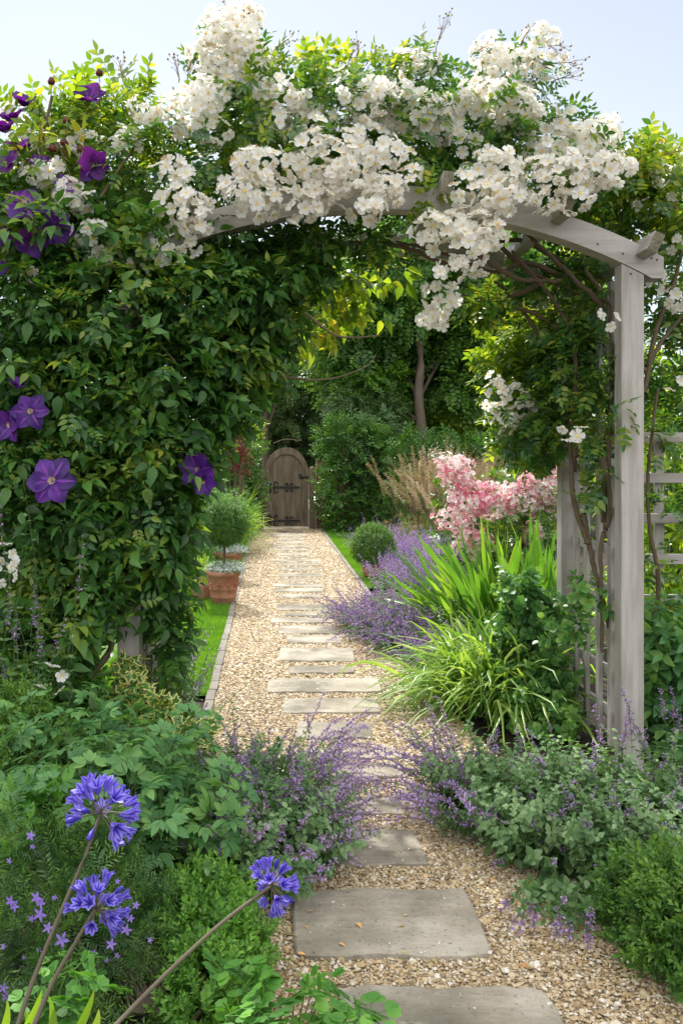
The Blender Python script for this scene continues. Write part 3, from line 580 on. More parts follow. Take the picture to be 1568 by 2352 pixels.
#@@PART2
# ================================================================== THE ARCH
AX, AZ, AR, BD = .4866, -.041, 2.482, .105       # arc centre x, z, inner radius, beam depth
arch = thing('garden_arch', 'weathered pale grey timber arch with curved beams, smothered in white roses', 'garden arch', (AX, 4.0, 0))
def arc(r, a): return (AX + r * math.sin(a), AZ + r * math.cos(a))
def beam(y0, y1):
    tm = math.asin(1.187 / AR); te = math.asin(1.236 / (AR + BD)); n = 40
    lo = [arc(AR, -tm + 2 * tm * k / n) for k in range(n + 1)]; hi = [arc(AR + BD, -te + 2 * te * k / n) for k in range(n + 1)]
    hi[0] = (AX - 1.236, hi[0][1]); hi[-1] = (AX + 1.236, hi[-1][1])
    vs, li = [], []
    for (l, h) in zip(lo, hi): vs += [(l[0], y0, l[1]), (h[0], y0, h[1]), (h[0], y1, h[1]), (l[0], y1, l[1])]
    for k in range(n):
        for a in range(4): b_ = (a + 1) % 4; li += [4 * k + a, 4 * k + b_, 4 * (k + 1) + b_, 4 * (k + 1) + a][::-1]
    li += [0, 1, 2, 3]; e = 4 * n; li += [e + 3, e + 2, e + 1, e]
    for s, e in ((-1, 0), (1, n)):                # square ends of the beam: flat underside to the vertical cut
        X = AX + s * 1.236; zl = lo[e][1]; zh = hi[e][1]; b0 = len(vs)
        xs = lo[e][0]; vs += [(xs, y0, zl), (X, y0, zl), (X, y0, zh), (X, y1, zh), (X, y1, zl), (xs, y1, zl)]
        f = [[b0, b0 + 1, b0 + 2], [b0 + 5, b0 + 3, b0 + 4]]
        t = T(vs, li, [4] * (len(li) // 4)); 
        ends.append((vs[b0:b0 + 6], s)); vs = vs[:b0]
    ts = [T(vs, li, [4] * (len(li) // 4), .5)]
    for (q, s) in ends[-2:]:
        ts.append(T(q, [0, 1, 2, 5, 3, 4, 0, 5, 4, 1, 1, 4, 3, 2], [3, 3, 4, 4], .5))
    return merge(ts)
ends = []
for y0, nm in ((4.0, 'front'), (4.82, 'back')):
    build('arch_beam', beam(y0 - .002, y0 + .088), M['paintx'], arch, smooth=False)
    for s in (-1, 1):
        xi = AX + s * 1.052; xo = AX + s * 1.152
        zt = lambda X: AZ + math.sqrt(AR ** 2 - (X - AX) ** 2) - .002
        o_ = [(xi, -.03), (xo, -.03), (xo, zt(xo)), (xi, zt(xi))]
        if s < 0: o_ = [o_[1], o_[0], o_[3], o_[2]]
        build('post', prism(o_, y0 + .0, y0 + .085, random.random()), M['paintz'], arch, smooth=False, bevel=.005)
for a in (-26.5, -18, -6, 6, 17.5, 26.5):
    a = R_(a); c = np.array(arc(AR + BD - .005, a)); ux = np.array([math.cos(a), -math.sin(a)]); uz = np.array([math.sin(a), math.cos(a)])
    o_ = [tuple(c - ux * .024 - uz * .045), tuple(c + ux * .024 - uz * .045), tuple(c + ux * .024 + uz * .045), tuple(c - ux * .024 + uz * .045)]
    p_ = build('purlin', prism(o_, 3.88, 5.03, random.random()), M['painty'], arch, smooth=False, bevel=.004)
    e_ = c + 0; build('end_grain', prism([tuple(e_ - ux * .021 - uz * .042), tuple(e_ + ux * .021 - uz * .042), tuple(e_ + ux * .021 + uz * .042), tuple(e_ - ux * .021 + uz * .042)], 3.877, 3.882), M['lichen'], p_, smooth=False)
for s in (-1, 1):
    pan = bpy.data.objects.new('trellis_panel', None); COL.objects.link(pan); pan.parent = arch
    xs = AX + s * 1.085
    for k in range(4):
        y0 = (4.215, 4.365, 4.54, 4.70)[k]
        build('slat', box(xs, xs + .02, y0, y0 + .045, .02, 2.17, random.random()), M['paintz'], pan, smooth=False, bevel=.002)
    for k in range(11):
        z = .14 + .19 * k
        build('rail', box(xs + s * .021 if s > 0 else xs - .021, xs + .041 if s > 0 else xs - .001, 4.088, 4.818, z, z + .043, random.random()), M['painty'], pan, smooth=False, bevel=.002)
for px, py in ((1508, 596), (1496, 592), (1430, 582), (1372, 560), (1448, 628)):
    c = P(px, py, 3.998); build('nail', lathe([(.001, .004), (.0035, .0035), (.004, 0)], 8).xf(frame((1, 0, 0), (0, -1, 0)), c), M['iron'], arch)
# trellis fence beyond the right post
fe = thing('trellis_fence', 'grey square-lattice trellis fence to the right of the tall front post', 'trellis', (2.2, 4.5, 0))
for k in range(8): build('rail', box(1.70, 2.75, 4.5, 4.53, 1.43 - .2 * k, 1.478 - .2 * k, random.random()), M['paintx'], fe, smooth=False, bevel=.002)
for k in range(6): build('slat', box(1.71 + .2 * k, 1.755 + .2 * k, 4.532, 4.556, .02, 1.44, random.random()), M['paintz'], fe, smooth=False, bevel=.002)

# ================================================================== GATE, WALL, HEDGES
gx = 17.5
X_ = lambda x, Y=gx: (x - VX) * Y / FD
gate = thing('garden_gate', 'old oak gate with a pointed arch top, shut at the end of the path', 'gate', (.36, gx, 0))
gl, gr_ = X_(606.5), X_(708.5); gcx = (gl + gr_) / 2; gw = gr_ - gl
def gothic(w_, zs, ht, n=9):
    pts = []
    for k in range(n + 1):
        t = k / n; pts.append((w_ / 2 * math.cos(t * math.pi / 2) ** .9 if t < 1 else 0, zs + ht * math.sin(t * math.pi / 2) ** 1.12))
    return pts
Lf = gothic(gw, 1.02, .52)
nb = 7
for k in range(nb):
    xa, xb = gl + gw * k / nb + .0006, gl + gw * (k + 1) / nb - .0006
    def top(x):
        u = abs(x - gcx); xs_ = [p[0] for p in Lf][::-1]; zs_ = [p[1] for p in Lf][::-1]; return float(np.interp(u, xs_, zs_)) - .01
    mid = gcx if k == nb // 2 else (xa + xb) / 2
    build('plank', prism([(xa, .05), (xb, .05), (xb, top(xb)), (mid, top(mid)), (xa, top(xa))], gx + random.uniform(0, .004), gx + .04, random.random()), M['oak'], gate, smooth=False, bevel=.003)
fr = []
inn = gothic(gw - .13, 1.0, .43); out_ = gothic(gw + .03, 1.0, .56)
for s in (-1, 1):
    vs = []
    for (a, b_) in zip(inn, out_): vs += [(gcx + s * a[0], gx - .03, a[1]), (gcx + s * b_[0], gx - .03, b_[1]), (gcx + s * b_[0], gx + .05, b_[1]), (gcx + s * a[0], gx + .05, a[1])]
    li = []
    for k in range(len(inn) - 1):
        for a in range(4): b_ = (a + 1) % 4; li += [4 * k + a, 4 * k + b_, 4 * k + 4 + b_, 4 * k + 4 + a]
    build('arched_rim', T(vs, li, [4] * (len(li) // 4), .2), M['oak'], gate, smooth=False, bevel=.004)
def scroll(cx, cz, r):
    ts = []
    for dx, dz in ((-1, 1), (1, 1), (-1, -1), (1, -1)):
        a = np.linspace(0, 4.6, 12); rr = r * (.55 - .07 * a)
        ts.append(tubes(np.c_[cx + dx * (r * .55) + dx * rr * np.cos(a) * .8, np.full(12, gx - .012), cz + dz * (r * .6) + dz * rr * np.sin(a)], .012, 6, a=.5))
    return ts
for z in (.80, .16):
    h = [prism([(gl + .01, z - .02), (gl + gw * .78, z - .016), (gl + gw * .82, z), (gl + gw * .78, z + .016), (gl + .01, z + .02)], gx - .018, gx - .004)]
    h += scroll(gl + gw * .19, z, .1) + scroll(gl + gw * .56, z, .075)
    build('hinge_strap', merge(h), M['iron'], gate, smooth=False)
build('latch', merge([box(gl + gw * .8, gr_ + .03, gx - .03, gx - .004, .98, 1.01), prism([(gl + gw * .78, .97), (gl + gw * .84, .97), (gl + gw * .84, 1.06), (gl + gw * .78, 1.06)], gx - .016, gx - .003), lathe([(.001, -.02), (.02, -.015), (.02, .015), (.001, .02)], 10).xf(None, (gl + gw * .86, gx - .035, .99))]), M['iron'], gate, smooth=False)
for xa, xb, zt_, lb in ((X_(709.5), X_(725), 1.13, 'right'), (X_(583), X_(605), 1.0, 'left')):
    gp_ = thing('gate_post', f'squat dark oak post on the {lb} side of the pointed gate', 'gate post', ((xa + xb) / 2, gx, 0))
    build('shaft', box(xa, xb, gx - .05, gx + .07, 0, zt_, random.random()), M['oak'], gp_, smooth=False, bevel=.008)
    build('cap', lathe([(.001, zt_ + .075), (.04, zt_ + .06), (.062, zt_ + .02), (.058, zt_ + .001)], 12).xf(None, ((xa + xb) / 2, gx + .01, 0)), M['oak'], gp_)
bm, N, L, b = nodes('brick'); br = N.new('ShaderNodeTexBrick'); br.inputs['Scale'].default_value = 4.4; br.inputs['Color1'].default_value = (.17, .08, .055, 1); br.inputs['Color2'].default_value = (.25, .13, .08, 1); br.inputs['Mortar'].default_value = (.2, .18, .15, 1); br.inputs['Mortar Size'].default_value = .02
tc = N.new('ShaderNodeTexCoord'); mp = N.new('ShaderNodeMapping'); mp.inputs['Rotation'].default_value = (R_(90), 0, 0); L.new(tc.outputs['Object'], mp.inputs[0]); L.new(mp.outputs[0], br.inputs['Vector']); L.new(br.outputs[0], b.inputs['Base Color']); b.inputs['Roughness'].default_value = .9
for x0, x1, lb in ((-2.2, X_(582), 'left'), (X_(727), 4.6, 'right')):
    bw = build('brick_wall', box(x0, x1, gx + .08, gx + .3, 0, 1.3), bm, smooth=False)
    tag(bw, f'low red brick wall half hidden by leaves to the {lb} of the gate', 'wall')
def hedge(label, x0, x1, y0, y1, z, dens, zl=None, arch_to=None):
    root = thing('clipped_hedge', label, 'hedge', ((x0 + x1) / 2, (y0 + y1) / 2, 0), 'clipped hedges round the gate')
    n = int(((x1 - x0) * z * 2 + (y1 - y0) * z * 2 + (x1 - x0) * (y1 - y0)) * dens)
    f = rng.random(n); A1 = (x1 - x0) * z; A2 = (y1 - y0) * z; A3 = (x1 - x0) * (y1 - y0); tot = 2 * A1 + 2 * A2 + 2 * A3; c = np.cumsum([A1, A1, A2, A2, 2 * A3]) / tot
    p = np.c_[rng.uniform(x0, x1, n), rng.uniform(y0, y1, n), rng.uniform(.08, z, n)]; nn = np.zeros((n, 3)); k = np.searchsorted(c, f)
    dp = rng.random(n) ** 2 * .3
    for j, (ax, val, sg) in enumerate(((1, y0, -1), (1, y1, 1), (0, x0, -1), (0, x1, 1), (2, z, 1))):
        q = k == j; p[q, ax] = val - sg * dp[q]; nn[q, ax] = sg
    lum = .09 * np.sin(p @ np.array([4.1, 3.7, 5.3])) + .06 * np.sin(p @ np.array([-9.1, 6.2, 7.7]) + 1) + .05 * np.sin(p @ np.array([17.1, -5.2, 13.7]) + 2); p = p + nn * lum[:, None]
    p[:, 2] -= np.clip(nn[:, 2], 0, 1) * 0
    d = nn * .8 + rng.normal(size=(n, 3)) * .5 + [0, 0, .25]; h = nn * .7 + [0, 0, .9] + rng.normal(size=(n, 3)) * .5
    build('foliage', many(T_hedge, p, frames(d, h), rng.uniform(.7, 1.3, n)), M['hedge'], root)
    tr = [tube1([(X, (y0 + y1) / 2, 0), (X + .05, (y0 + y1) / 2, z * .5), (X, (y0 + y1) / 2, z * .9)], .03, .012, 8) for X in np.linspace(x0 + .15, x1 - .15, max(2, int((x1 - x0) / .5)))]
    build('stems', merge(tr), M['bark'], root)
    return root
hedge('dense green hedge with a bright leafy top right of the pointed gate', X_(744), X_(880), 16.5, 17.35, 1.88, 260)
hedge('smaller clipped hedge left of the pointed gate behind the wispy grass', X_(500), X_(582), 16.6, 17.4, 1.62, 260)
hedge('long low dark hedge at the back right behind the straw-coloured grass', 2.2, 6.4, 15.2, 16.2, 1.6, 150)
tg_ = build('bent_branch', tube1([P(628, 1018, 17.2), P(655, 1009, 17.2), P(690, 1012, 17.2)], .012, .008), M['vine']); tag(tg_, 'thin bare branch bowed over the top of the pointed gate', 'branch')

# ================================================================== TREES BEHIND
def tree(name, label, blobs, trunk, leafm, temps, dens, size, trunk_r=.14, barkm='bark', limbs=7, group='trees beyond the garden', **kw):
    base = np.array(trunk[0], float); root = thing(name, label, 'tree', (base[0], base[1], 0), group)
    tr = [tube1(trunk, trunk_r, trunk_r * .45, 14, 9, wob=.01)]
    top = np.array(trunk[-1], float)
    for k in range(limbs):
        c, r = blobs[k % len(blobs)]; s = np.array(trunk[0], float) + (top - np.array(trunk[0])) * random.uniform(.45, .98); e = c + rvec(1)[0] * r * .6
        tr.append(tube1([s, (s + e) / 2 + [0, 0, .15], e], trunk_r * .4, trunk_r * .08, 10, 5, wob=.01))
    build('trunk', merge(tr), M[barkm], root)
    build('crown', foliage(blobs, temps, dens, size, **kw), M[leafm], root)
    return root
ty = 19.0
tree('broadleaf_tree', 'large broad green tree with a bare brown trunk behind the golden grass', [B(950, 640, ty, 150, 150, 1.5), B(820, 760, ty, 95, 120, 1.2), B(1085, 770, ty, 115, 115, 1.2), B(840, 890, ty - .5, 80, 60, .8), B(1090, 900, ty, 110, 60, 1), B(940, 780, ty + .9, 120, 130, .6), B(1180, 700, ty, 120, 150, 1.2), B(780, 660, ty, 60, 90, .8), B(1130, 980, ty + .8, 90, 50, .5), B(1010, 925, ty + 1, 90, 60, .5), B(900, 990, ty + 1, 80, 45, .5)],
     [P(966, 1060, 17.6) * [1, 1, 0], P(966, 985, 17.6), P(958, 900, 17.6), P(962, 820, 17.8), P(950, 700, 18.6)], 'tree', T_tree, 130, 1.0, trunk_r=.12, up=-.15, thick=.6, amp=.35, fr=4)
tree('evergreen_tree', 'dull dark green evergreen tree behind the hedge left of the broad tree', [B(665, 870, 24, 95, 75, 1.6), B(650, 950, 24, 110, 70, 1.6), B(700, 800, 24.5, 60, 60, 1.2), B(740, 1010, 24, 70, 60, 1), B(640, 1040, 24, 80, 50, 1), B(600, 900, 24, 50, 80, 1.2)],
     [P(670, 1120, 24) * [1, 1, 0], P(668, 1000, 24), P(668, 880, 24)], 'tree_dark', T_tree, 110, .9, thick=.5, amp=.3, fr=5)
tree('evergreen_tree', 'dark glossy ivy-like tree hanging over the right end of the gate hedge', [B(830, 985, 17.8, 50, 75, .6), B(845, 1075, 17.2, 35, 65, .5), B(800, 930, 18.2, 50, 50, .6), B(880, 960, 17.8, 45, 55, .6)],
     [P(846, 1180, 17.6) * [1, 1, 0], P(846, 1080, 17.6), P(835, 980, 17.6)], 'tree_dark', T_hedge, 170, 1.1, trunk_r=.08, thick=.5, amp=.3, fr=5, up=-.3)
tree('conifer_tree', 'tall bluish dark tree filling the back right above the lattice', [B(1200, 720, 26, 130, 170, 2), B(1110, 660, 26, 110, 110, 2), B(1290, 820, 26, 120, 180, 2), B(1200, 930, 25.5, 140, 90, 1.5)],
     [P(1200, 1100, 26) * [1, 1, 0], P(1200, 950, 26), P(1200, 750, 26)], 'tree_dark', T_tree, 110, 1.0, thick=.5, amp=.3, fr=4)
tree('broadleaf_tree', 'sparse light tree with sky showing through above the dull evergreen', [B(600, 740, 22, 60, 80, 1), B(690, 700, 22, 70, 60, 1), B(560, 830, 22, 50, 60, 1), B(760, 640, 21, 60, 60, 1)],
     [P(610, 1110, 22) * [1, 1, 0], P(612, 900, 22), P(620, 740, 22)], 'tree', T_tree, 32, .9, trunk_r=.1, thick=.8, amp=.4, fr=5)
tree('broadleaf_tree', 'dark shady tree behind the rose-covered left end of the arch', [BW(-5.2, 16, 2.0, 1.9, 1.5, 2.2), BW(-3.6, 16, 1.3, 1.1, 1, 1.4), BW(-7.5, 16, 2.0, 1.8, 1.5, 2)], [(-4, 15, 0), (-4, 15, 1), (-4.1, 15, 2.4)], 'tree', T_tree, 70, .9, thick=.5, amp=.3)

# ================================================================== BORDER PLANTS BEYOND THE ARCH, LEFT
def shrub(name, label, cat, blobs, leafm, temps, dens, size=1.0, group=None, stem=True, **kw):
    c = np.mean([b_[0] for b_ in blobs], 0); root = thing(name, label, cat, (c[0], c[1], 0), group)
    build('foliage', foliage(blobs, temps, dens, size, **kw), M[leafm], root)
    if stem:
        ts = []
        for bc, br_ in blobs:
            for _ in range(3):
                e = bc + rvec(1)[0] * br_ * .7; s = np.array([c[0] + (bc[0] - c[0]) * .5, c[1] + (bc[1] - c[1]) * .5, 0]) + np.append(rng.normal(size=2) * .03, 0)
                ts.append(tube1([s, (s + e) / 2 + [0, 0, .03], e], .012, .003, 8, 5))
        build('stems', merge(ts), M['vine'], root)
    return root
shrub('flowering_shrub', 'pale lime-leaved shrub with small creamy blooms above the red bush', 'shrub', [B(525, 960, 15.5, 50, 55, .5), B(560, 985, 15.5, 28, 28, .4), B(490, 1010, 14.2, 50, 50, .5), B(500, 900, 15, 50, 45, .5)], 'lime', T_shrub, 190, 1.25, thick=.6, amp=.3)
shrub('red_leaved_shrub', 'small dark red-leaved bush between lime shrub and gate hedge', 'shrub', [B(535, 1035, 14.2, 26, 30, .3), B(552, 1060, 14.2, 16, 20, .2)], 'red', T_shrub, 260, 1.0, thick=.6)
shrub('leafy_shrub', 'dark leafy shrub at the left behind the potted topiary', 'shrub', [B(440, 1130, 11.5, 60, 100, .5), B(465, 1230, 10.8, 45, 60, .4), B(520, 1190, 12.5, 50, 50, .4), B(420, 1260, 10, 50, 70, .4), B(560, 1190, 15, 30, 40, .4)], 'dic', T_shrub, 240, 1.1, thick=.4)
# arching lime grass
def fountain(name, label, cat, base, k, L, spread, droop, wid, mat, bias=(0, 0, 0), group=None, m=8, fold=.25, wf=None, r=.12):
    root = thing(name, label, cat, (base[0], base[1], 0), group)
    b0 = np.c_[base[0] + rng.normal(size=k) * r, base[1] + rng.normal(size=k) * r, np.zeros(k)]
    d = np.c_[rng.normal(size=(k, 2)) * spread, np.ones(k)] + np.asarray(bias); pa = stems(b0, d, L * rng.uniform(.6, 1.1, k), droop * rng.uniform(.5, 1.3, k), m)
    t = np.linspace(0, 1, m); prof = (np.sin(np.pi * np.clip(t * .93 + .07, 0, 1)) ** .6 if wf is None else wf(t)) * wid
    pa[:, :, 2] = np.maximum(pa[:, :, 2], .02)
    dd = unit(d); sd_ = unit(np.c_[-dd[:, 1], dd[:, 0], np.zeros(k)] + rng.normal(size=(k, 3)) * .25)
    build('blades', ribbons(pa, sd_, prof[None] * rng.uniform(.7, 1.2, (k, 1)), fold), M[mat], root)
    return root, pa
fountain('arching_grass', 'fine lime green fountain grass arching over in front of the gate hedge', 'ornamental grass', P(468, 1180, 13) * [1, 1, 0], 2300, 1.45, .3, .62, .011, 'lime', bias=(.1, -.15, 0), r=.16)
# topiaries in terracotta pots
def pot(parent, x, y, r, h, swags=True):
    pr = [(r * .62, 0), (r * .66, .01), (r * .72, h * .2), (r * .75, h * .215), (r * .735, h * .24), (r * .79, h * .44), (r * .815, h * .455), (r * .8, h * .48), (r * .88, h * .84), (r * .98, h * .87), (r * 1.0, h * .92), (r * .99, h), (r * .9, h), (r * .86, h * .9), (.001, h * .9)]
    t = lathe(pr, 40); o = build('pot', t.xf(None, (x, y, 0)), M['terra'], parent)
    if swags:
        ts = []
        for k in range(10):
            a = k * math.pi / 5; rr = r * .85
            ts.append(T(iv * [.013, .013, .016], ifc.ravel(), [3] * 20, .5).xf(None, (x + rr * math.cos(a), y + rr * math.sin(a), h * .62)))
            ts.append(T(iv * [.008, .008, .012], ifc.ravel(), [3] * 20, .5).xf(None, (x + rr * math.cos(a + .1), y + rr * math.sin(a + .1), h * .55)))
        build('fruit_relief', merge(ts), M['terra'], o)
    return o
def potted(label, x, y, r=.165, h=.31, ball=(.205, .18), zb=.735):
    root = thing('potted_topiary', label, 'potted topiary', (x, y, 0), 'mop-head box trees in terracotta pots')
    pot(root, x, y, r, h)
    build('trunk', tube1([(x, y, h * .9), (x + .01, y, .45), (x, y, zb)], .014, .011, 8, 6), M['bark'], root)
    build('crown', foliage([BW(x, y, zb, ball[0], ball[0], ball[1]), BW(x, y, zb, ball[0] * .8, ball[0] * .8, ball[1] * .8)], T_box, 4200, .72, thick=.22, amp=.08, fr=5, up=.05, rj=.5, nout=1.2), M['hedge'], root)
    bl = [BW(x, y, h + .02, r * 1.0, r * 1.0, .06)]
    p, n = blob_pts(bl + [BW(x + .05, y - .02, h + .03, r * 1.0, r * .9, .06)], 9000, thick=.4, amp=.25, fr=14, zmin=h * .75); k = len(p)
    z = unit(n + [0, 0, .6] + rng.normal(size=(k, 3)) * .4); x_ = unit(np.cross(rng.normal(size=(k, 3)), z)); y_ = np.cross(z, x_)
    wf = leaf(1, .8, .5, 0, .1, 1); fl4 = merge([wf.xf(frame((math.cos(a), math.sin(a), .1), (0, 0, 1))) for a in (0, 1.57, 3.14, 4.71)])
    q = rng.random(k) < .75
    build('white_flowers', inst(fl4, p[q], np.stack([x_, y_, z], -1)[q], rng.uniform(.005, .009, q.sum())), M['white_small'], root)
    build('trailing_leaves', many(T_box, p[~q], frames(n[~q] + rng.normal(size=((~q).sum(), 3)) * .3, n[~q] * .2 + [0, 0, 1]), .5), M['dic'], root)
    return root
potted('nearer mop-head box tree in a terracotta pot spilling white flowers', X_(513, 8.5), 8.5)
potted('further mop-head box tree in a terracotta pot, mostly behind the nearer one', X_(524, 10.2), 10.2, zb=.69)
for lab, (px, py, Y, r, h) in (('small plain terracotta pot tucked behind the tall potted box tree', (463, 1330, 9.1, .1, .2)), ('low round terracotta pot at the left foot of the box tree pot', (462, 1392, 8.75, .11, .15))):
    sp = thing('flowerpot', lab, 'flowerpot', ((px - VX) * Y / FD, Y, 0)); x, y = (px - VX) * Y / FD, Y
    build('pot', lathe([(r * .7, 0), (r * .95, h * .4), (r, h * .8), (r * .92, h), (r * .8, h), (.001, h * .9)], 28).xf(None, (x, y, 0)), M['terra'], sp)
    build('foliage', foliage([BW(x, y, h + .06, r * .9, r * .9, .09)], T_box, 1200, 1.0, thick=.6, up=.4), M['lime'], sp)

# ================================================================== RIGHT BORDER
bb = thing('potted_box_ball', 'bright green clipped box ball in a pot beside the lawn on the right', 'box ball', (X_(857, 10.3), 10.3, 0))
x, y = X_(857, 10.3), 10.3; pot(bb, x, y, .15, .18, False)
build('crown', foliage([BW(x, y, .37, .235, .235, .22), BW(x, y, .37, .2, .2, .19)], T_box, 3800, .75, thick=.22, amp=.06, up=.05, rj=.5), M['box'], bb)
catmint('catmint', 'distant haze of mauve catmint behind the box ball', [(1.45, 12.4, .22), (1.6, 12.0, .3), (1.95, 11.6, .3), (1.5, 11.5, .2), (1.7, 10.9, .3), (2.0, 10.2, .3)], 700, .66, .5, .3, 1, 6, .032, fsz=.022, nwh=9, per=4, t0=.5, openf=.75)
catmint('catmint', 'catmint between box ball and sword-leaved clump, spikes standing up', [(1.35, 9.4, .25), (1.6, 8.8, .25), (1.3, 8.7, .2), (1.75, 9.6, .2)], 330, .6, .4, .3, 1, 7, .03, fsz=.02, nwh=9, per=4, t0=.5, openf=.75)
catmint('catmint', 'broad mound of mauve catmint flopping over the path edge in the middle distance', [(.98, 7.3, .2), (.85, 6.8, .18), (1.15, 6.7, .2), (1.2, 7.6, .22), (.95, 6.4, .16), (1.25, 6.2, .2), (.75, 7.3, .12)], 900, .54, .55, .45, .85, 9, .03, bias=(-.25, -.1, 0), fsz=.018, nwh=9, per=5, t0=.5, openf=.5)
catmint('catmint', 'thin catmint sprigs beside the lime strap-leaved clump', [(1.02, 5.9, .12), (1.1, 5.6, .12), (1.12, 6.1, .1), (1.4, 5.9, .15)], 150, .45, .45, .4, 1, 8, .025, bias=(-.15, -.1, 0), fsz=.016, nwh=9, per=4, t0=.5)
# golden oat grass
root, pa = fountain('oat_grass', 'tall airy clump of straw-coloured oat grass at the back of the border', 'ornamental grass', (2.5, 12.8, 0), 700, 1.0, .3, .5, .006, 'blade', r=.3)
k = 250; b0 = np.c_[2.55 + rng.normal(size=k) * .25, 12.8 + rng.normal(size=k) * .25, np.zeros(k)]
cu = stems(b0, np.c_[rng.normal(size=(k, 2)) * .24, np.ones(k)], rng.uniform(1.35, 1.95, k), .2, 10)
build('culms', tubes(cu, np.linspace(.0025, .001, 10)), M['straw'], root)
build('seed_heads', merge([leaf_stems(cu, leaf(1, .28, .4, .2, .4, 2), .55, 1.0, 26, .034, spread=1.6, upb=0, tap=.3) for _ in range(3)]), M['straw'], root)
k = 30; b0 = np.c_[2.2 + rng.normal(size=k) * .1, 13.0 + rng.normal(size=k) * .1, np.zeros(k)]; cu = stems(b0, np.c_[rng.normal(size=(k, 2)) * .2 + [-.3, -.1], np.ones(k)], rng.uniform(1.3, 1.6, k), .75, 10)
build('culms', tubes(cu, np.linspace(.0025, .001, 10)), M['straw'], root); build('seed_heads', leaf_stems(cu, leaf(1, .28, .4, .2, .4, 2), .6, 1.0, 22, .036, spread=1.6, upb=0), M['straw'], root)
# pink rose shrub
pr = thing('pink_rose_bush', 'shrub rose with trusses of small pink and blush flowers left of the lattice', 'rose bush', (2.0, 7.2, 0))
pb = [B(1100, 1240, 7.3, 100, 70, .4), B(1230, 1200, 7.1, 90, 100, .4), B(1050, 1130, 7.4, 45, 50, .2), B(1240, 1330, 7.0, 70, 70, .3), B(1200, 1110, 7.4, 60, 50, .3)]
build('foliage', foliage(pb, T_rose, 330, .85, thick=.7, amp=.3), M['climb'], pr)
ts = [tube1([(1.95 + random.uniform(-.2, .2), 7.2, 0), c * .5 + np.array([1.0, 3.6, .1]), c + rvec(1)[0] * r * .5], .012, .004, 8, 5) for c, r in pb for _ in range(3)]
build('stems', merge(ts), M['vine'], pr)
for x, y, rx, ry in ((1030, 1075, 26, 26), (1060, 1062, 22, 16), (1050, 1105, 30, 30), (1095, 1130, 32, 24), (1075, 1160, 40, 28), (1040, 1190, 30, 22), (1120, 1160, 34, 24), (1085, 1245, 38, 34), (1170, 1140, 40, 24), (1210, 1150, 42, 28), (1250, 1130, 32, 28), (1240, 1080, 32, 26), (1275, 1090, 20, 30), (1205, 1100, 24, 16), (1225, 1225, 20, 24), (1230, 1280, 22, 26), (1275, 1150, 20, 24), (1235, 1330, 12, 14)):
    build('flower_truss', truss(B(x, y, 6.95, rx, ry, .09), .0235, T_fl, gap=.84, buds=.2, amp=.5), [M['pink'], M['stamen'], M['bud']], pr)
# sword leaves
fountain('sword_leaved_clump', 'clump of tall upright sword-shaped leaves below the pink roses', 'perennial', (1.72, 6.3, 0), 150, 1.02, .34, .1, .042, 'blade', bias=(-.2, -.1, 0), r=.16, fold=.12)
fountain('sword_leaved_clump', 'looser sword-leaved clump leaning out over the mauve catmint', 'perennial', (1.42, 6.6, 0), 70, 1.0, .32, .3, .034, 'blade', bias=(-.42, -.1, 0), r=.13, fold=.12)
fountain('strap_leaved_clump', 'lime green mound of arching strap leaves spilling onto the gravel', 'perennial', (1.22, 4.95, 0), 760, .95, .44, .74, .016, 'strap', bias=(-.2, -.1, 0), r=.12)
fountain('strap_leaved_clump', 'second green strap-leaved mound tucked against the lattice shrub', 'perennial', (1.5, 5.5, 0), 220, .66, .4, .6, .018, 'blade', bias=(-.1, -.05, 0), r=.12)
# red and pink dotted perennials
def dotted(label, blobs, leafm, dens, flm, nfl, fsz, cat='perennial', temps=T_shrub, size=.6):
    c = np.mean([b_[0] for b_ in blobs], 0); root = thing('flowering_perennial', label, cat, (c[0], c[1], 0))
    build('foliage', foliage(blobs, temps, dens, size, thick=.7, amp=.3, up=.3), M[leafm], root)
    for j in range(nfl):
        cc, r = blobs[j % len(blobs)]; d = rvec(1)[0]; d[1] = -abs(d[1]); d[2] = abs(d[2]) * 1.0; p = cc + d * r * 1.08; z = unit(d + np.array([0, -.5, .3])); x_ = unit(np.cross([0.3, 1, .2], z)); y_ = np.cross(z, x_)
        build('flower', T_fl[j % 6].xf(np.stack([x_, y_, z], -1), p, fsz), [flm, M['stamen'], M['bud']], root)
    return root
scar = leafmat('scarlet_petal', [(.6, .02, .03), (.7, .05, .04)], trans=.3, yellow=(1.2, .7, .7)); magp = leafmat('magenta_petal', [(.65, .12, .35), (.75, .3, .5)], trans=.3, yellow=(1.1, .8, 1))
dotted('low bushy perennial dotted with scarlet flowers between catmint and sword leaves', [BW(1.42, 7.0, .22, .3, .25, .24), BW(1.35, 6.3, .18, .22, .22, .2)], 'box', 420, scar, 9, .017)
dotted('spreading cranesbill with tiny magenta pink flowers under the sword leaves', [BW(1.7, 5.9, .25, .25, .22, .22), BW(1.45, 5.6, .2, .2, .2, .2), BW(1.75, 5.4, .2, .2, .2, .22)], 'aqu', 420, magp, 16, .017, temps=T_box, size=1.3)
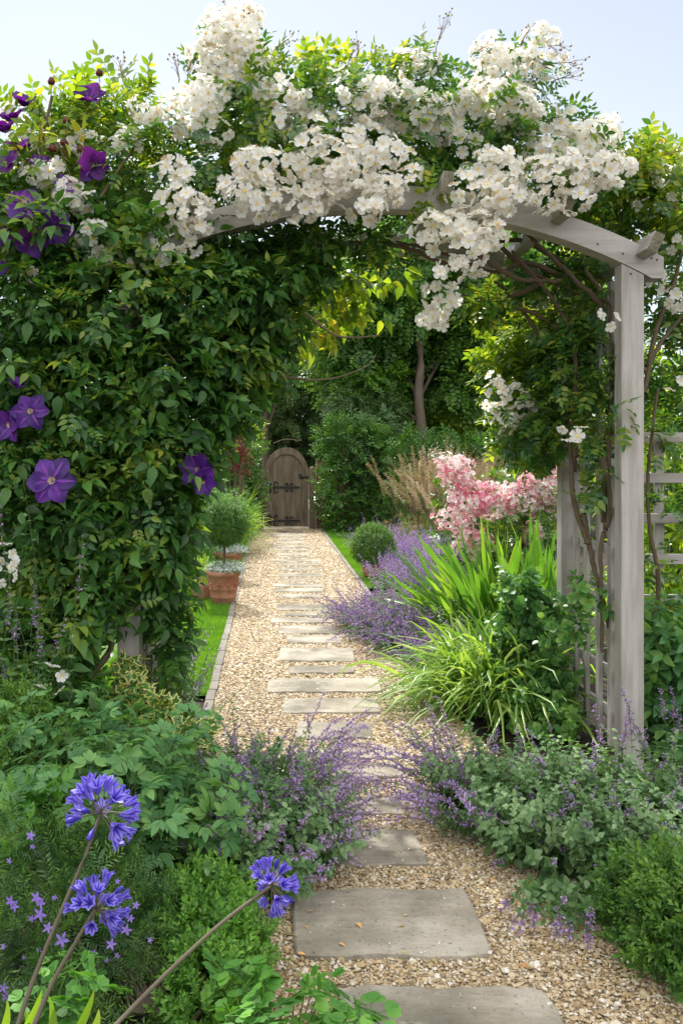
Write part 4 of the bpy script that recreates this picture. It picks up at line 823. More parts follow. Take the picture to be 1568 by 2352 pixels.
# pale-flushed climber on the lattice foot
shrub('glossy_leaved_shrub', 'glossy round-leaved shrub scrambling up the foot of the lattice', 'shrub', [B(1205, 1570, 4.85, 62, 90, .14), B(1170, 1670, 4.8, 62, 60, .14), B(1240, 1430, 4.85, 45, 60, .1), B(1170, 1500, 4.9, 40, 50, .12), B(1350, 1370, 4.2, 24, 22, .04), B(1300, 1450, 4.3, 24, 24, .04), B(1220, 1660, 4.6, 50, 70, .12), B(1262, 1600, 4.6, 40, 90, .08), B(1290, 1690, 4.4, 36, 50, .06), B(1190, 1380, 4.9, 35, 60, .12)], 'gloss', [sprig(4, .08, lf_rd, .042, 'pair', .9, .0015) for _ in range(4)], 640, .95, stem=False, thick=.7, amp=.4, fr=4)
shrub('leafy_shrub', 'sunlit yellow-green shrub seen through the trellis fence', 'shrub', [B(1500, 1100, 7.5, 80, 120, .4), B(1540, 1250, 7.5, 90, 120, .4), B(1480, 1400, 7.3, 60, 80, .4), B(1560, 960, 7.8, 80, 90, .4), B(1470, 880, 7.8, 60, 70, .3)], 'lime', T_shrub, 200, 1.6, thick=.6, amp=.3)
shrub('broad_leaved_shrub', 'dark broad-leaved shrub in front of the trellis fence at the right edge', 'shrub', [B(1540, 1480, 4.3, 60, 90, .12), B(1560, 1620, 4.3, 60, 90, .15), B(1510, 1570, 4.35, 30, 90, .1)], 'dic', T_big, 420, 1.0, thick=.7, amp=.3)
# ================================================================== CLIMBERS ON THE ARCH
rose = thing('climbing_rose', 'vigorous climbing rose heaped over the arch, covered in trusses of white flowers', 'climbing rose', (AX, 4.4, 0))
topb = []
for (x, y, Y, rx, ry, rd) in ((470, 400, 4.4, 120, 90, .5), (330, 430, 4.4, 130, 110, .5), (620, 300, 4.4, 120, 110, .5), (780, 290, 4.25, 130, 110, .32), (930, 300, 4.25, 130, 110, .32), (1080, 320, 4.25, 120, 110, .32), (1200, 380, 4.4, 110, 90, .5), (1310, 420, 4.45, 100, 80, .45), (700, 400, 4.3, 130, 70, .4), (900, 400, 4.3, 120, 65, .4), (1060, 420, 4.3, 100, 60, .4), (540, 180, 4.5, 80, 100, .3), (1160, 210, 4.5, 90, 80, .3), (950, 200, 4.5, 70, 60, .25), (200, 350, 4.5, 120, 80, .4), (80, 420, 4.5, 120, 100, .4), (1400, 430, 4.6, 70, 60, .4)): topb.append(B(x, y, Y, rx, ry, rd))
above = lambda p: (np.hypot(p[:, 0] - AX, p[:, 2] - AZ) > AR + BD + .0) | (p[:, 1] > 4.1)
build('foliage', foliage(topb, T_rose, 330, 1.0, thick=.6, amp=.25, up=-.1, keep=above), M['climb'], rose)
for b_ in [B(270, 240, 4.3, 130, 50, .3), B(700, 165, 4.3, 70, 35, .2), B(790, 150, 4.3, 40, 30, .2), B(150, 290, 4.2, 120, 50, .3), B(590, 215, 4.1, 50, 40, .1), B(900, 190, 4.2, 80, 40, .2), B(300, 560, 3.95, 60, 40, .1), B(980, 450, 3.9, 40, 40, .08), B(1370, 400, 4.2, 60, 60, .3), B(380, 330, 4.1, 60, 40, .2), B(600, 350, 4.0, 40, 40, .1)]: build('young_shoot', foliage([b_], T_rose, 130, 1.15, thick=.9, amp=.4, up=.5), M['young'], rose)
rb = [B(1500, 530, 4.7, 110, 130, .35), B(1550, 650, 4.7, 110, 130, .35), B(1540, 820, 4.75, 90, 140, .3), B(1530, 960, 4.8, 60, 60, .2), B(1440, 480, 4.6, 80, 70, .35), B(1630, 600, 4.7, 100, 190, .3), B(1570, 1130, 4.7, 60, 60, .15), B(1510, 1010, 4.42, 30, 40, .05), B(1545, 1170, 4.42, 40, 36, .05), B(1500, 1300, 4.42, 24, 40, .05), B(1560, 1360, 4.42, 30, 30, .05)]
rr = thing('climbing_rose', 'sunlit rambling rose outside the right post, with scattered white blossom', 'climbing rose', (2.0, 4.7, 0))
build('foliage', foliage(rb, T_rose, 300, .95, thick=.7, amp=.3, keep=lambda p: p[:, 0] > AX + 1.19 + .15 * (p[:, 2] < 2.15)), M['climb'], rr)
for b_ in [B(1480, 420, 4.5, 100, 70, .3), B(1540, 520, 4.5, 60, 70, .2), B(1510, 400, 4.6, 50, 26, .2)]: build('young_shoot', foliage([b_], T_rose, 260, 1.1, thick=.9, amp=.4, up=.4), M['young'], rr)
for q in ([(1475, 900), (1500, 760), (1545, 640), (1560, 560)], [(1478, 850), (1530, 770), (1590, 700)], [(1480, 1500), (1515, 1350), (1490, 1150), (1520, 900)], [(1485, 1500), (1540, 1560), (1600, 1640)]):
    build('stem', tube1([P(a, b_, 4.42) for a, b_ in q], .013, .007, 20, 6, wob=.002), M['vine'], rr)
for x, y, rx, ry in ((1530, 400, 30, 20), (1490, 620, 14, 14), (1555, 560, 20, 16), (1510, 640, 16, 30), (1420, 345, 22, 18), (1480, 480, 22, 16), (1545, 690, 18, 24), (1550, 880, 14, 14), (1430, 425, 20, 14), (1550, 455, 20, 14), (1500, 560, 14, 18)):
    build('flower_truss', truss(B(x, y, 4.35, rx, ry, .05), .03, T_fl, gap=.9, buds=.3, amp=.3), [M['petal'], M['stamen'], M['bud']], rr)
CL = [(540, 75, 72, 55), (530, 135, 90, 62), (560, 190, 62, 40), (475, 220, 40, 40), (430, 255, 62, 48), (500, 300, 42, 28), (640, 225, 55, 42), (600, 155, 40, 40), (625, 275, 40, 32),
      (590, 380, 48, 48), (575, 440, 72, 46), (400, 395, 42, 32), (410, 470, 52, 42), (455, 500, 45, 42), (215, 540, 36, 34), (240, 590, 32, 30), (395, 572, 42, 26), (330, 600, 34, 20), (190, 460, 24, 28), (150, 450, 30, 40),
      (720, 300, 55, 48), (750, 370, 90, 62), (770, 420, 75, 45), (690, 475, 46, 34), (725, 455, 30, 26), (830, 235, 62, 50), (790, 190, 36, 36), (900, 220, 46, 36), (970, 270, 62, 48), (1020, 290, 42, 36), (900, 350, 42, 40), (850, 470, 38, 38), (885, 435, 45, 32), (940, 400, 26, 22), (855, 300, 42, 40),
      (950, 145, 42, 32), (1130, 130, 42, 36), (1170, 165, 70, 48), (1130, 230, 76, 46), (1200, 250, 46, 42), (1240, 90, 40, 30), (1275, 140, 24, 18), (1075, 330, 34, 30), (1130, 390, 54, 38), (1150, 440, 58, 50), (1080, 440, 48, 40), (1000, 530, 50, 34), (1090, 520, 62, 42), (1075, 580, 46, 40), (1040, 610, 34, 26), (1130, 540, 34, 26),
      (1270, 330, 66, 56), (1350, 340, 66, 56), (1300, 400, 82, 44), (1260, 455, 42, 32), (1320, 460, 34, 24), (1400, 390, 40, 34), (1380, 300, 40, 30), (1010, 690, 34, 44), (1000, 730, 26, 24), (1250, 688, 26, 14), (1135, 900, 22, 48), (1185, 930, 34, 40), (1150, 960, 34, 26),
      (100, 400, 40, 30), (330, 260, 40, 26), (280, 330, 40, 24), (180, 330, 40, 24), (60, 330, 34, 22), (1040, 250, 30, 26), (690, 250, 34, 30), (20, 260, 24, 22), (560, 30, 46, 22)]
for i, (x, y, rx, ry) in enumerate(CL):
    Y = 3.86 if y > 340 else 4.02
    if x > 1100 and 600 < y: Y = 4.6
    if (x, y) in ((1010, 690), (1000, 730)): Y = 4.25
    if y < 200: Y = 4.2
    temps = T_semi + T_fl[:3] if random.random() < .3 else T_fl
    build('flower_truss', truss(B(x, y, Y, rx * .93, ry * .93, min(rx, ry) * Y / FD), .0345, temps, gap=.79, buds=.22 if y < 330 else .12, amp=.36), [M['petal'], M['stamen'], M['bud']], rose)
for x, y, Y, n_ in ((1320, 990, 4.0, 4), (1395, 735, 3.97, 3), (115, 1555, 3.35, 7), (8, 1310, 3.5, 6), (70, 632, 3.8, 2), (12, 1270, 3.6, 3)):
    c = P(x, y, Y); build('flower_truss', truss((c, np.array([.035, .03, .04]) * (1 + n_ * .05)), .03, T_fl, gap=1.0, buds=.3), [M['petal'], M['stamen'], M['bud']], rose)
# bud sprays against the sky
sp_ = []
for (x0, y0, x1, y1) in ((1190, 130, 1215, 55), (1230, 110, 1300, 105), (1230, 150, 1330, 145), (1250, 190, 1325, 168), (1000, 130, 1025, 25), (560, 60, 580, 5), (545, 50, 515, 10), (620, 120, 680, 78), (820, 150, 825, 90), (840, 150, 870, 115), (1080, 130, 1130, 95), (800, 150, 815, 100), (1380, 290, 1410, 280), (1320, 270, 1390, 270), (430, 220, 430, 140), (290, 200, 270, 130), (1500, 360, 1560, 350), (1420, 350, 1470, 340), (410, 190, 400, 125)):
    sp_ = []
    for _ in range(7):
        a = P(x0, y0, 4.2); e_ = P(x1, y1, 4.2); a2 = a + (e_ - a) * random.uniform(.35, .75) + np.array([0, .02 * math.sin(x0), 0]); b_ = e_ + np.array([random.uniform(-.035, .035), random.uniform(-.04, .04), random.uniform(-.05, .02)])
        cc = curve([a, a + (a2 - a) * .5 + np.array([.008 * math.sin(y0), 0, 0]), a2, (a2 + b_) / 2 + rvec(1)[0] * .008, b_], 12); sp_.append(tubes(cc, np.linspace(.0016, .0008, 12), 3, a=.1, m=2))
        if random.random() < .5: q = cc[8] + rvec(1)[0] * .02; sp_.append(tubes(np.stack([cc[7], (cc[7] + q) / 2, q]), .0008, a=.1, m=2)); sp_.append(bud.xf(frame((1, 0, 0), (0, 0, 1)), q, .014))
        d = unit(b_ - a); d = unit(d + np.array([0, 0, .6])); x_ = unit(np.cross([.2, 1, .1], d)); sp_.append(bud.xf(np.stack([x_, np.cross(d, x_), d], -1), b_, random.uniform(.014, .022)).tint(random.random()))
    build('bud_spray', merge(sp_), [M['petal'], M['stamen'], M['bud']], rose)
for pts in ([P(1300, 640, 4.45), P(1215, 600, 4.4), P(1130, 615, 4.35), P(1020, 570, 4.4), P(900, 545, 4.4)], [P(1385, 700, 4.25), P(1330, 650, 4.3), P(1240, 560, 4.3), P(1180, 520, 4.2)], [P(1350, 640, 4.5), P(1210, 555, 4.5), P(1100, 560, 4.5), P(960, 520, 4.5)],
            [P(1385, 1200, 4.3), P(1390, 1050, 4.22), P(1400, 850, 4.2), P(1385, 680, 4.2), P(1330, 600, 4.2)], [P(1340, 1180, 4.35), P(1360, 1300, 4.3), P(1385, 1400, 4.25), P(1402, 1500, 4.3)], [P(1345, 1250, 4.3), P(1310, 1120, 4.4), P(1290, 900, 4.5), P(1200, 720, 4.55), P(1130, 640, 4.5)],
            [P(1318, 1080, 4.45), P(1315, 1000, 4.4), P(1320, 800, 4.35), P(1275, 690, 4.4), P(1180, 570, 4.3)], [P(1385, 1050, 4.2), P(1410, 1180, 4.18), P(1392, 1260, 4.2), P(1397, 1500, 4.2)], [P(1260, 640, 4.35), P(1160, 690, 4.5), P(1230, 720, 4.5), P(1320, 780, 4.4)],
            [P(730, 600, 4.4), P(780, 560, 4.35), P(900, 560, 4.4), P(1000, 600, 4.4), P(1080, 640, 4.45)], [P(1060, 560, 4.25), P(1180, 640, 4.3), P(1290, 650, 4.2)], [P(1100, 500, 4.3), P(1200, 610, 4.4), P(1330, 680, 4.4)]):
    build('stem', tube1(pts, .014, .008, 40, 7, wob=.0022), M['vine'], rose)
# leaves of the rose inside the arch, right side
build('inner_foliage', foliage([B(1345, 720, 4.45, 70, 90, .25), B(1320, 860, 4.45, 70, 110, .22), B(1370, 980, 4.25, 36, 60, .08), B(1270, 800, 4.6, 70, 80, .2), B(1240, 950, 4.6, 80, 60, .2), B(1210, 1000, 4.7, 60, 50, .15), B(1390, 860, 4.15, 22, 130, .05), B(1395, 1100, 4.12, 14, 50, .04), B(1250, 1040, 4.7, 40, 40, .1), B(1210, 640, 4.6, 70, 26, .12), B(1120, 690, 4.5, 36, 22, .1), B(1330, 600, 4.5, 70, 40, .2), B(860, 556, 4.5, 90, 22, .2), B(1350, 1130, 4.3, 18, 30, .05), B(1430, 960, 3.97, 35, 30, .03)], T_rose, 400, 1.0, thick=.9, amp=.45, fr=4, up=-.1), M['climb'], rose)
build('backlit_leaves', foliage([B(1160, 810, 4.85, 55, 40, .15), B(1200, 760, 4.85, 50, 40, .12), B(1230, 880, 4.95, 50, 70, .15), B(1110, 710, 4.6, 40, 30, .1), B(1160, 870, 4.9, 40, 60, .12), B(1200, 1020, 4.95, 50, 40, .12), B(1270, 760, 4.95, 40, 60, .1), B(1180, 950, 5.0, 50, 50, .12), B(1290, 1010, 4.95, 36, 60, .1), B(1360, 560, 4.95, 60, 30, .1)], T_rose, 400, 1.15, thick=.9, amp=.3, up=-.1), M['young'], rose)

# ---- clematis curtain over the left side
cl = thing('clematis', 'dark leafy curtain of clematis over the left side of the arch with big purple flowers', 'clematis', (-.9, 4.3, 0))
cb = [(90, 700, 3.95, 120, 110, .25), (260, 700, 4.0, 130, 120, .28), (430, 690, 4.1, 130, 100, .3), (560, 680, 4.2, 110, 90, .3), (650, 630, 4.3, 100, 50, .25), (60, 850, 3.95, 110, 120, .25), (200, 880, 3.95, 120, 130, .25), (360, 870, 4.0, 120, 120, .28), (500, 830, 4.15, 100, 100, .25), (600, 780, 4.3, 70, 90, .2), (40, 1020, 3.9, 110, 120, .22), (190, 1050, 3.95, 110, 130, .22), (340, 1040, 4.0, 110, 120, .25), (450, 980, 4.1, 80, 90, .2),
      (40, 1200, 3.9, 110, 120, .22), (190, 1230, 3.9, 110, 130, .22), (330, 1200, 4.0, 100, 120, .22), (400, 1150, 4.1, 50, 110, .15), (50, 1370, 3.9, 110, 110, .2), (190, 1390, 3.85, 100, 110, .2), (365, 1350, 4.1, 62, 120, .14), (375, 1480, 4.1, 50, 100, .12), (70, 1520, 3.8, 110, 90, .2), (200, 1560, 3.95, 70, 90, .15), (140, 560, 4.05, 150, 80, .3), (60, 480, 4.1, 110, 90, .3), (300, 560, 4.1, 120, 60, .3), (560, 560, 4.35, 110, 50, .25), (700, 560, 4.35, 60, 28, .2), (530, 920, 4.25, 50, 60, .12), (400, 1230, 4.3, 30, 90, .1)]
CB = [B(*q) for q in cb]
cut = lambda p: ~((p[:, 0] > -.76) & (p[:, 0] < -.47) & (p[:, 2] < .66) & (p[:, 1] < 4.1))
build('foliage', foliage(CB, T_clem, 560, .88, sj=.5, thick=.7, amp=.46, fr=4, up=-.35, nup=.9, nout=.8, keep=cut), M['clem'], cl)
build('inner_foliage', foliage([(c + [-.05, .35, 0], r * .85) for c, r in CB], T_clem, 120, 1.1, thick=.9, amp=.3, up=-.3, keep=cut), M['clem'], cl)
build('mixed_leaves', foliage(CB, T_rose, 150, .95, thick=.35, amp=.42, up=-.1, keep=cut), M['climb'], cl)
build('yellowing_leaves', foliage(CB, T_clem, 9, .95, thick=.3, amp=.42, up=-.3, keep=cut), M['young'], cl)
for b_ in [B(790, 655, 4.95, 50, 45, .1), B(740, 730, 4.95, 45, 40, .1), B(845, 690, 4.95, 30, 26, .05), B(690, 770, 4.95, 24, 30, .08), B(760, 640, 4.95, 50, 30, .1), B(890, 625, 4.95, 40, 20, .06)]: build('hanging_shoot', foliage([b_], T_clem, 190, 1.35, thick=1, amp=.4, up=-.4), M['young'], cl)
for b_ in [B(120, 340, 4.0, 80, 60, .15), B(180, 400, 4.0, 60, 50, .12), B(60, 420, 3.95, 60, 70, .12), B(110, 520, 3.85, 80, 30, .08)]: build('sunlit_shoot', foliage([b_], T_clem, 110, .95, thick=1, amp=.4, up=.2), M['young'], cl)
for pts in ([P(500, 870, 4.1), P(620, 862, 4.1), P(740, 870, 4.1), P(840, 845, 4.1), P(870, 815, 4.1)], [P(700, 720, 4.1), P(780, 770, 4.1), P(860, 770, 4.1), P(880, 762, 4.1)], [P(100, 1650, 3.8), P(250, 1500, 3.9), P(235, 1380, 3.95), P(290, 1200, 3.95)], [P(210, 1700, 3.85), P(215, 1560, 3.9), P(250, 1480, 3.9), P(280, 1400, 3.95)], [P(300, 700, 3.85), P(400, 830, 3.9), P(480, 920, 4.0), P(500, 1010, 4.1)], [P(80, 220, 4.0), P(160, 400, 3.95), P(150, 520, 3.9)], [P(120, 220, 4.0), P(100, 330, 3.95), P(70, 500, 3.9)], [P(210, 480, 3.9), P(300, 350, 4.0), P(360, 260, 4.1), P(380, 250, 4.2)]):
    build('stem', tube1(pts, .007 if pts[0][2] > .3 else .016, .002 if pts[0][2] > .3 else .008, 30, 6, wob=.0015), M['vine'], cl)
def clem_flower(cup, n=6, w=.8):
    ts = []
    for i in range(n):
        a = i * 2 * math.pi / n + random.uniform(-.08, .08); c = cup * random.uniform(.7, 1.3)
        lp = leaf(1, w, .55, .1, random.uniform(.1, .45), 7, pw=1.0, tip=.75, wave=.07); fr_ = frame((math.cos(a), math.sin(a), c), (-math.cos(a) * c, -math.sin(a) * c, 1))
        ts.append(lp.xf(fr_, (0, 0, 0), random.uniform(.9, 1.05)).tint(random.random() * .5)); ts.append(leaf(.9, w * .16, .5, .1, .2, 6, m=1).xf(fr_, (0, 0, .012)))
    return merge(ts)
def stamens():
    ts = []
    for i in range(30):
        a = i * 2.4; r = .2 * math.sqrt(i / 30); ts.append(leaf(.22, .035, .7, 0, 0, 1).xf(frame((math.cos(a) * r * 4, math.sin(a) * r * 4, 1), (math.cos(a), math.sin(a), 0)), (r * .3 * math.cos(a), r * .3 * math.sin(a), .02)))
    return merge(ts)
for i, (x, y, Y, r, cup, nx, ny) in enumerate(((55, 470, 3.78, 52, .15, .1, .45), (70, 945, 3.66, 42, .3, .1, .1), (120, 1105, 3.6, 56, .12, .0, .2), (25, 975, 3.7, 34, .8, -.5, -.1), (455, 1080, 3.9, 36, .9, -.2, .3), (465, 1105, 3.85, 28, .9, .3, -.2), (205, 232, 4.05, 36, 1.0, .2, .8), (55, 245, 4.0, 34, 1.2, .1, .9), (30, 280, 3.98, 36, 1.2, -.2, .9), (15, 305, 3.95, 34, 1.2, -.3, .9), (50, 350, 3.9, 36, 1.1, 0, .8), (90, 385, 3.88, 30, 1.2, .1, .6), (15, 385, 3.86, 38, .8, -.2, .7), (210, 378, 3.9, 34, 1.0, .5, -.3), (75, 555, 3.8, 34, .9, 0, -.6), (130, 525, 3.82, 36, .8, .3, -.3), (150, 435, 3.86, 26, 1.4, .2, .2), (5, 620, 3.8, 20, 1.2, 0, .1), (15, 545, 3.8, 26, 1.0, -.4, -.4), (45, 890, 3.68, 24, 1.4, 0, .6))):
    z = unit(np.array([nx, -1.0 if cup < 1.05 else -.45, ny])); x_ = unit(np.cross([0, 0, 1.0], z)); R = np.stack([x_, np.cross(z, x_), z], -1); c = P(x, y, Y); s = r * Y / FD * (1.05 if cup < .5 else 1.3)
    f = build('flower', clem_flower(cup).xf(R, c, s), [M['magenta'] if i >= 6 and i != 14 and y < 400 else M['purple'], M['purple_bar']], cl)
    build('stamens', stamens().xf(R, c, s), M['cream'], f)
for x, y in ((147, 335), (152, 285), (118, 195), (90, 300), (120, 350), (228, 175), (185, 350)):
    b_ = P(x, y, 3.95); build('flower_bud', merge([lathe([(.001, 0), (.35, .15), (.42, .4), (.25, .8), (.001, 1)], 8, 0).xf(None, b_, .04), tubes(np.stack([b_ - [0, 0, .14], b_ - [0, 0, .06], b_]), .0016, a=.2)]), M['red'], cl)

# ---- variegated ivy and post-foot plants
def ivy_leaf():
    a = np.linspace(0, 2 * np.pi, 11)[:-1]; r = np.array([1, .55, .8, .5, .6, .35, .6, .5, .8, .55]); v = [(0, 0, .03)] + [(math.sin(q) * k * .8 * .72, math.cos(q) * k * .72, 0) for q, k in zip(a, r)] + [(math.sin(q) * k * .8, math.cos(q) * k, -.06) for q, k in zip(a, r)]
    li, m = [], []; ls = []
    for i in range(10): j = (i + 1) % 10; li += [0, 1 + j, 1 + i]; ls.append(3); m.append(0)
    for i in range(10): j = (i + 1) % 10; li += [1 + i, 1 + j, 11 + j, 11 + i]; ls.append(4); m.append(1)
    return T(v, li, ls, 0, m)
iv_ = thing('variegated_ivy', 'cream-edged variegated ivy round the foot of the left post', 'ivy', (-.5, 3.75, 0))
build('foliage', foliage([B(300, 1600, 3.8, 60, 60, .12), B(360, 1650, 3.7, 70, 60, .12), B(290, 1540, 3.85, 35, 35, .08), B(420, 1700, 3.65, 70, 50, .12)], [ivy_leaf()], 1500, .034, thick=.8, amp=.3, nup=.6, nout=1.0, up=-.2), [M['ivy'], M['ivyedge']], iv_)
build('stem', tube1([P(300, 1700, 3.8), P(310, 1600, 3.9), P(320, 1520, 3.96), P(322, 1430, 3.97)], .006, .003, 16, 6), M['greenstem'], iv_)
catmint('catmint', 'loose leafy catmint leaning out at the inner side of the left post', [(-.5, 4.4, .1), (-.48, 4.15, .1), (-.55, 4.8, .1)], 90, .62, .22, .25, .6, 9, .034, bias=(.12, 0, 0), fsz=.017, nwh=8, per=4, t0=.6)
catmint('catmint', 'few catmint spikes rising in the shade left of the left post', [(-.95, 3.5, .15)], 26, 1.25, .14, .1, .7, 10, .036, fsz=.018, nwh=7, per=4, t0=.8)
shrub('leafy_shrub', 'dark shady undergrowth below the clematis at the far left', 'shrub', [B(60, 1640, 3.6, 110, 110, .25), B(200, 1680, 3.65, 90, 80, .2), B(330, 1730, 3.6, 70, 50, .15)], 'clem', T_shrub, 420, 1.1, thick=.6, amp=.3)

# ================================================================== FOREGROUND, LEFT
def lobed(sz):
    ts = []
    for j in range(3):
        a = (j - 1) * 1.0; d0 = np.array([math.sin(a), math.cos(a), 0]); o0 = np.array([0, .5, 0]) * .7 + d0 * .25
        for q in (-.55, 0, .55):
            b_ = a + q + random.uniform(-.1, .1); d = (math.sin(b_), math.cos(b_), random.uniform(-.2, .1)); ts.append(leaf(1, .42, .55, .12, .2, 4).xf(frame(d, (0, 0, 1)), o0, .55 if q else .75).tint(random.random() * .4))
        ts.append(tubes(np.stack([[0, 0, 0], [0, .3, 0], o0]), .012, a=.7))
    return merge(ts).xf(None, (0, 0, 0), sz)
T_dic = [lobed(.085) for _ in range(5)]
def dic(label, cen, k, H):
    c = np.asarray(cen, float); root = thing('bleeding_heart', label, 'perennial', (c[:, 0].mean(), c[:, 1].mean(), 0)); idx = rng.integers(0, len(c), k); b0 = np.c_[c[idx, 0], c[idx, 1], np.zeros(k)] + np.c_[rng.normal(size=(k, 2)) * c[idx, 2:3] * .5, np.zeros(k)]
    pa = stems(b0, np.c_[rng.normal(size=(k, 2)) * .3, np.ones(k)], H * rng.uniform(.5, 1.08, k), .2)
    build('stems', tubes(pa, np.linspace(.003, .0012, 9)), M['greenstem'], root); build('foliage', leaf_stems(pa, T_dic, .35, 1.0, 5, 1.0, pair=False, spread=1.0, upb=1.2, tap=.3), M['dic'], root); return root
dic('tall blue-green lobed foliage of bleeding heart in front of the left post', [(-.62, 3.1, .18), (-.42, 3.05, .15), (-.8, 3.1, .2), (-.55, 2.85, .16), (-.4, 2.8, .1)], 190, .66)
shrub('box_bush', 'small-leaved box bush at the left edge below the shady clematis', 'box bush', [B(30, 1660, 3.2, 70, 70, .14), B(100, 1720, 3.1, 60, 60, .14), B(20, 1760, 3.0, 60, 90, .15), B(60, 1820, 2.95, 80, 60, .14)], 'box', T_box, 1600, 1.15, thick=.5, amp=.3, fr=6, up=.6)
shrub('broad_leaved_perennial', 'few pale broad leaves edging the top of the yew at the left edge', 'perennial', [B(50, 1905, 2.62, 90, 20, .1)], 'aqu', T_big, 260, .9, thick=1, up=.3)
yb = [B(90, 2040, 2.45, 130, 120, .25), B(220, 2010, 2.45, 100, 100, .2), B(295, 2090, 2.35, 55, 80, .16), B(60, 2200, 2.2, 110, 120, .2), B(190, 2190, 2.2, 120, 110, .2), B(270, 2200, 2.25, 50, 80, .13)]
yw = shrub('yew_bush', 'spreading dark yew with feathery needles at the lower left', 'yew bush', yb, 'yew', T_yew, 760, 1.0, rj=1.1, sj=.4, thick=.75, amp=.25, fr=6, up=.2, out=1.0)
build('twig', merge([tube1([P(330 + random.uniform(-40, 40), 2330, 2.1), P(330 + random.uniform(-60, 60), 2250, 2.2), P(300 + random.uniform(-90, 60), 2190 + random.uniform(-30, 30), 2.25)], .005, .0015, 8, 4) for _ in range(26)]), M['bark'], yw)
shrub('box_bush', 'fresh green small-leaved box bush between the yew and the front slab', 'box bush', [B(470, 2080, 2.5, 65, 60, .14), B(500, 2150, 2.4, 75, 70, .15), B(490, 2240, 2.25, 80, 70, .15), B(470, 2310, 2.15, 70, 70, .14), B(560, 2200, 2.35, 42, 50, .1), B(430, 2170, 2.35, 45, 70, .1)], 'brightened', T_box, 2300, 1.15, thick=.5, amp=.25, fr=6, up=.7)
T_aq = []
def aq_leaf():
    ts = []
    for j in range(3):
        a = (j - 1) * 1.15; d0 = np.array([math.sin(a), math.cos(a), 0])
        for q in (-.7, 0, .7): b_ = a + q; ts.append(leaf(1, .85, .68, .06, .1, 4, tip=.5).xf(frame((math.sin(b_), math.cos(b_), random.uniform(-.1, .15)), (0, 0, 1)), d0 * .55, .55).tint(random.random() * .3))
        ts.append(tubes(np.stack([[0, -.2, 0], d0 * .3, d0 * .6]), .02, a=.6))
    return merge(ts)
T_aq = [aq_leaf() for _ in range(4)]
def aqui(label, blobs, dens, size=.045):
    c = np.mean([b_[0] for b_ in blobs], 0); root = thing('columbine', label, 'columbine', (c[0], c[1], 0), 'columbine clumps along the bottom edge')
    p, n = blob_pts(blobs, dens, thick=.5, amp=.25, fr=8); k = len(p)
    build('foliage', many(T_aq, p, frames(n * [1, 1, .1] + rng.normal(size=(k, 3)) * .5, n * .5 + [0, 0, 1] + rng.normal(size=(k, 3)) * .25), size * rng.uniform(.7, 1.2, k)), M['aqu'], root)
    b0 = c * [1, 1, 0]; q = np.stack([np.broadcast_to(b0, p.shape) + rng.normal(size=p.shape) * [.03, .03, 0], (p + b0) / 2, p], 1); build('stems', tubes(q, .0016), M['greenstem'], root); return root
aqui('light green three-lobed columbine leaves at the bottom centre', [B(540, 2270, 2.0, 70, 40, .08), B(640, 2310, 1.98, 80, 40, .09), B(740, 2320, 2.0, 80, 35, .09), B(800, 2330, 2.0, 45, 25, .07), B(560, 2340, 1.9, 80, 40, .08)], 210, .062)
aqui('smaller columbine clump with rounded leaves at the bottom left', [B(170, 2230, 1.95, 70, 40, .07), B(200, 2290, 1.9, 60, 40, .07), B(120, 2300, 1.9, 60, 40, .06)], 210, .052)
# bellflowers threaded through the yew
bf = thing('bellflower', 'trailing bellflower with small starry violet-blue flowers threaded through the yew', 'bellflower', (-.6, 2.3, 0))
T_star = merge([leaf(1, .42, .45, .15, .2, 3).xf(frame((math.cos(a), math.sin(a), .35), (0, 0, 1))) for a in np.arange(5) * 1.2566])
bl_ = []
for x, y, s in ((22, 1978, 9), (70, 1920, 12), (75, 1945, 8), (25, 2070, 15), (35, 2082, 14), (85, 2062, 17), (95, 2075, 13), (93, 2100, 19), (73, 2110, 10), (110, 2132, 14), (143, 2160, 20), (90, 2185, 8), (125, 2062, 8), (290, 2135, 16), (312, 2080, 10), (270, 2195, 9), (345, 2160, 8), (55, 2200, 7), (8, 2270, 13), (14, 2290, 13), (165, 2310, 10), (300, 2110, 10), (215, 2190, 9), (245, 2205, 8), (165, 2325, 9), (8, 2175, 8), (255, 2170, 14), (270, 2025, 8)):
    Y = 2.02; z = unit(np.array([random.uniform(-.5, .5), -1, random.uniform(-.2, .6)])); x_ = unit(np.cross([0, 0, 1.0], z)); c = P(x, y, Y)
    build('flower', T_star.xf(np.stack([x_, np.cross(z, x_), z], -1), c, s * Y / FD), M['nepf'], bf)
    bl_.append(tube1([c, c + [random.uniform(-.03, .03), .05, -.05], c + [random.uniform(-.05, .05), .12, -.12]], .001, .001, 6, 3))
build('stems', merge(bl_), M['greenstem'], bf)
# agapanthus
def tepal_flower():
    ts = []
    for i in range(6):
        a = i * math.pi / 3; k = 4; n = 6; t = np.linspace(0, 1, n + 1)
        r = .06 + .1 * t + .34 * t ** 3; y = t * (1 - .1 * t ** 3); wd = .06 + .14 * np.sin(t * 2.5)
        for (u0, u1, m, tn) in ((-1, -.3, 0, .2), (-.3, .3, 1, .5), (.3, 1, 0, .3)):
            v = []
            for q in range(n + 1):
                tip_ = 1 - .75 * max(0, t[q] - .8) / .2
                for u in (u0, u1): s = u * wd[q] * tip_; v.append((r[q] * math.cos(a) - s * math.sin(a), r[q] * math.sin(a) + s * math.cos(a), y[q] - .02 * (u * u)))
            ts.append(T(v, quads(n + 1, 2), [4] * n, tn, m))
    return merge(ts)
T_aga = tepal_flower(); aga_bud = lathe([(.03, 0), (.1, .25), (.17, .6), (.12, .9), (.001, 1)], 8, 1)
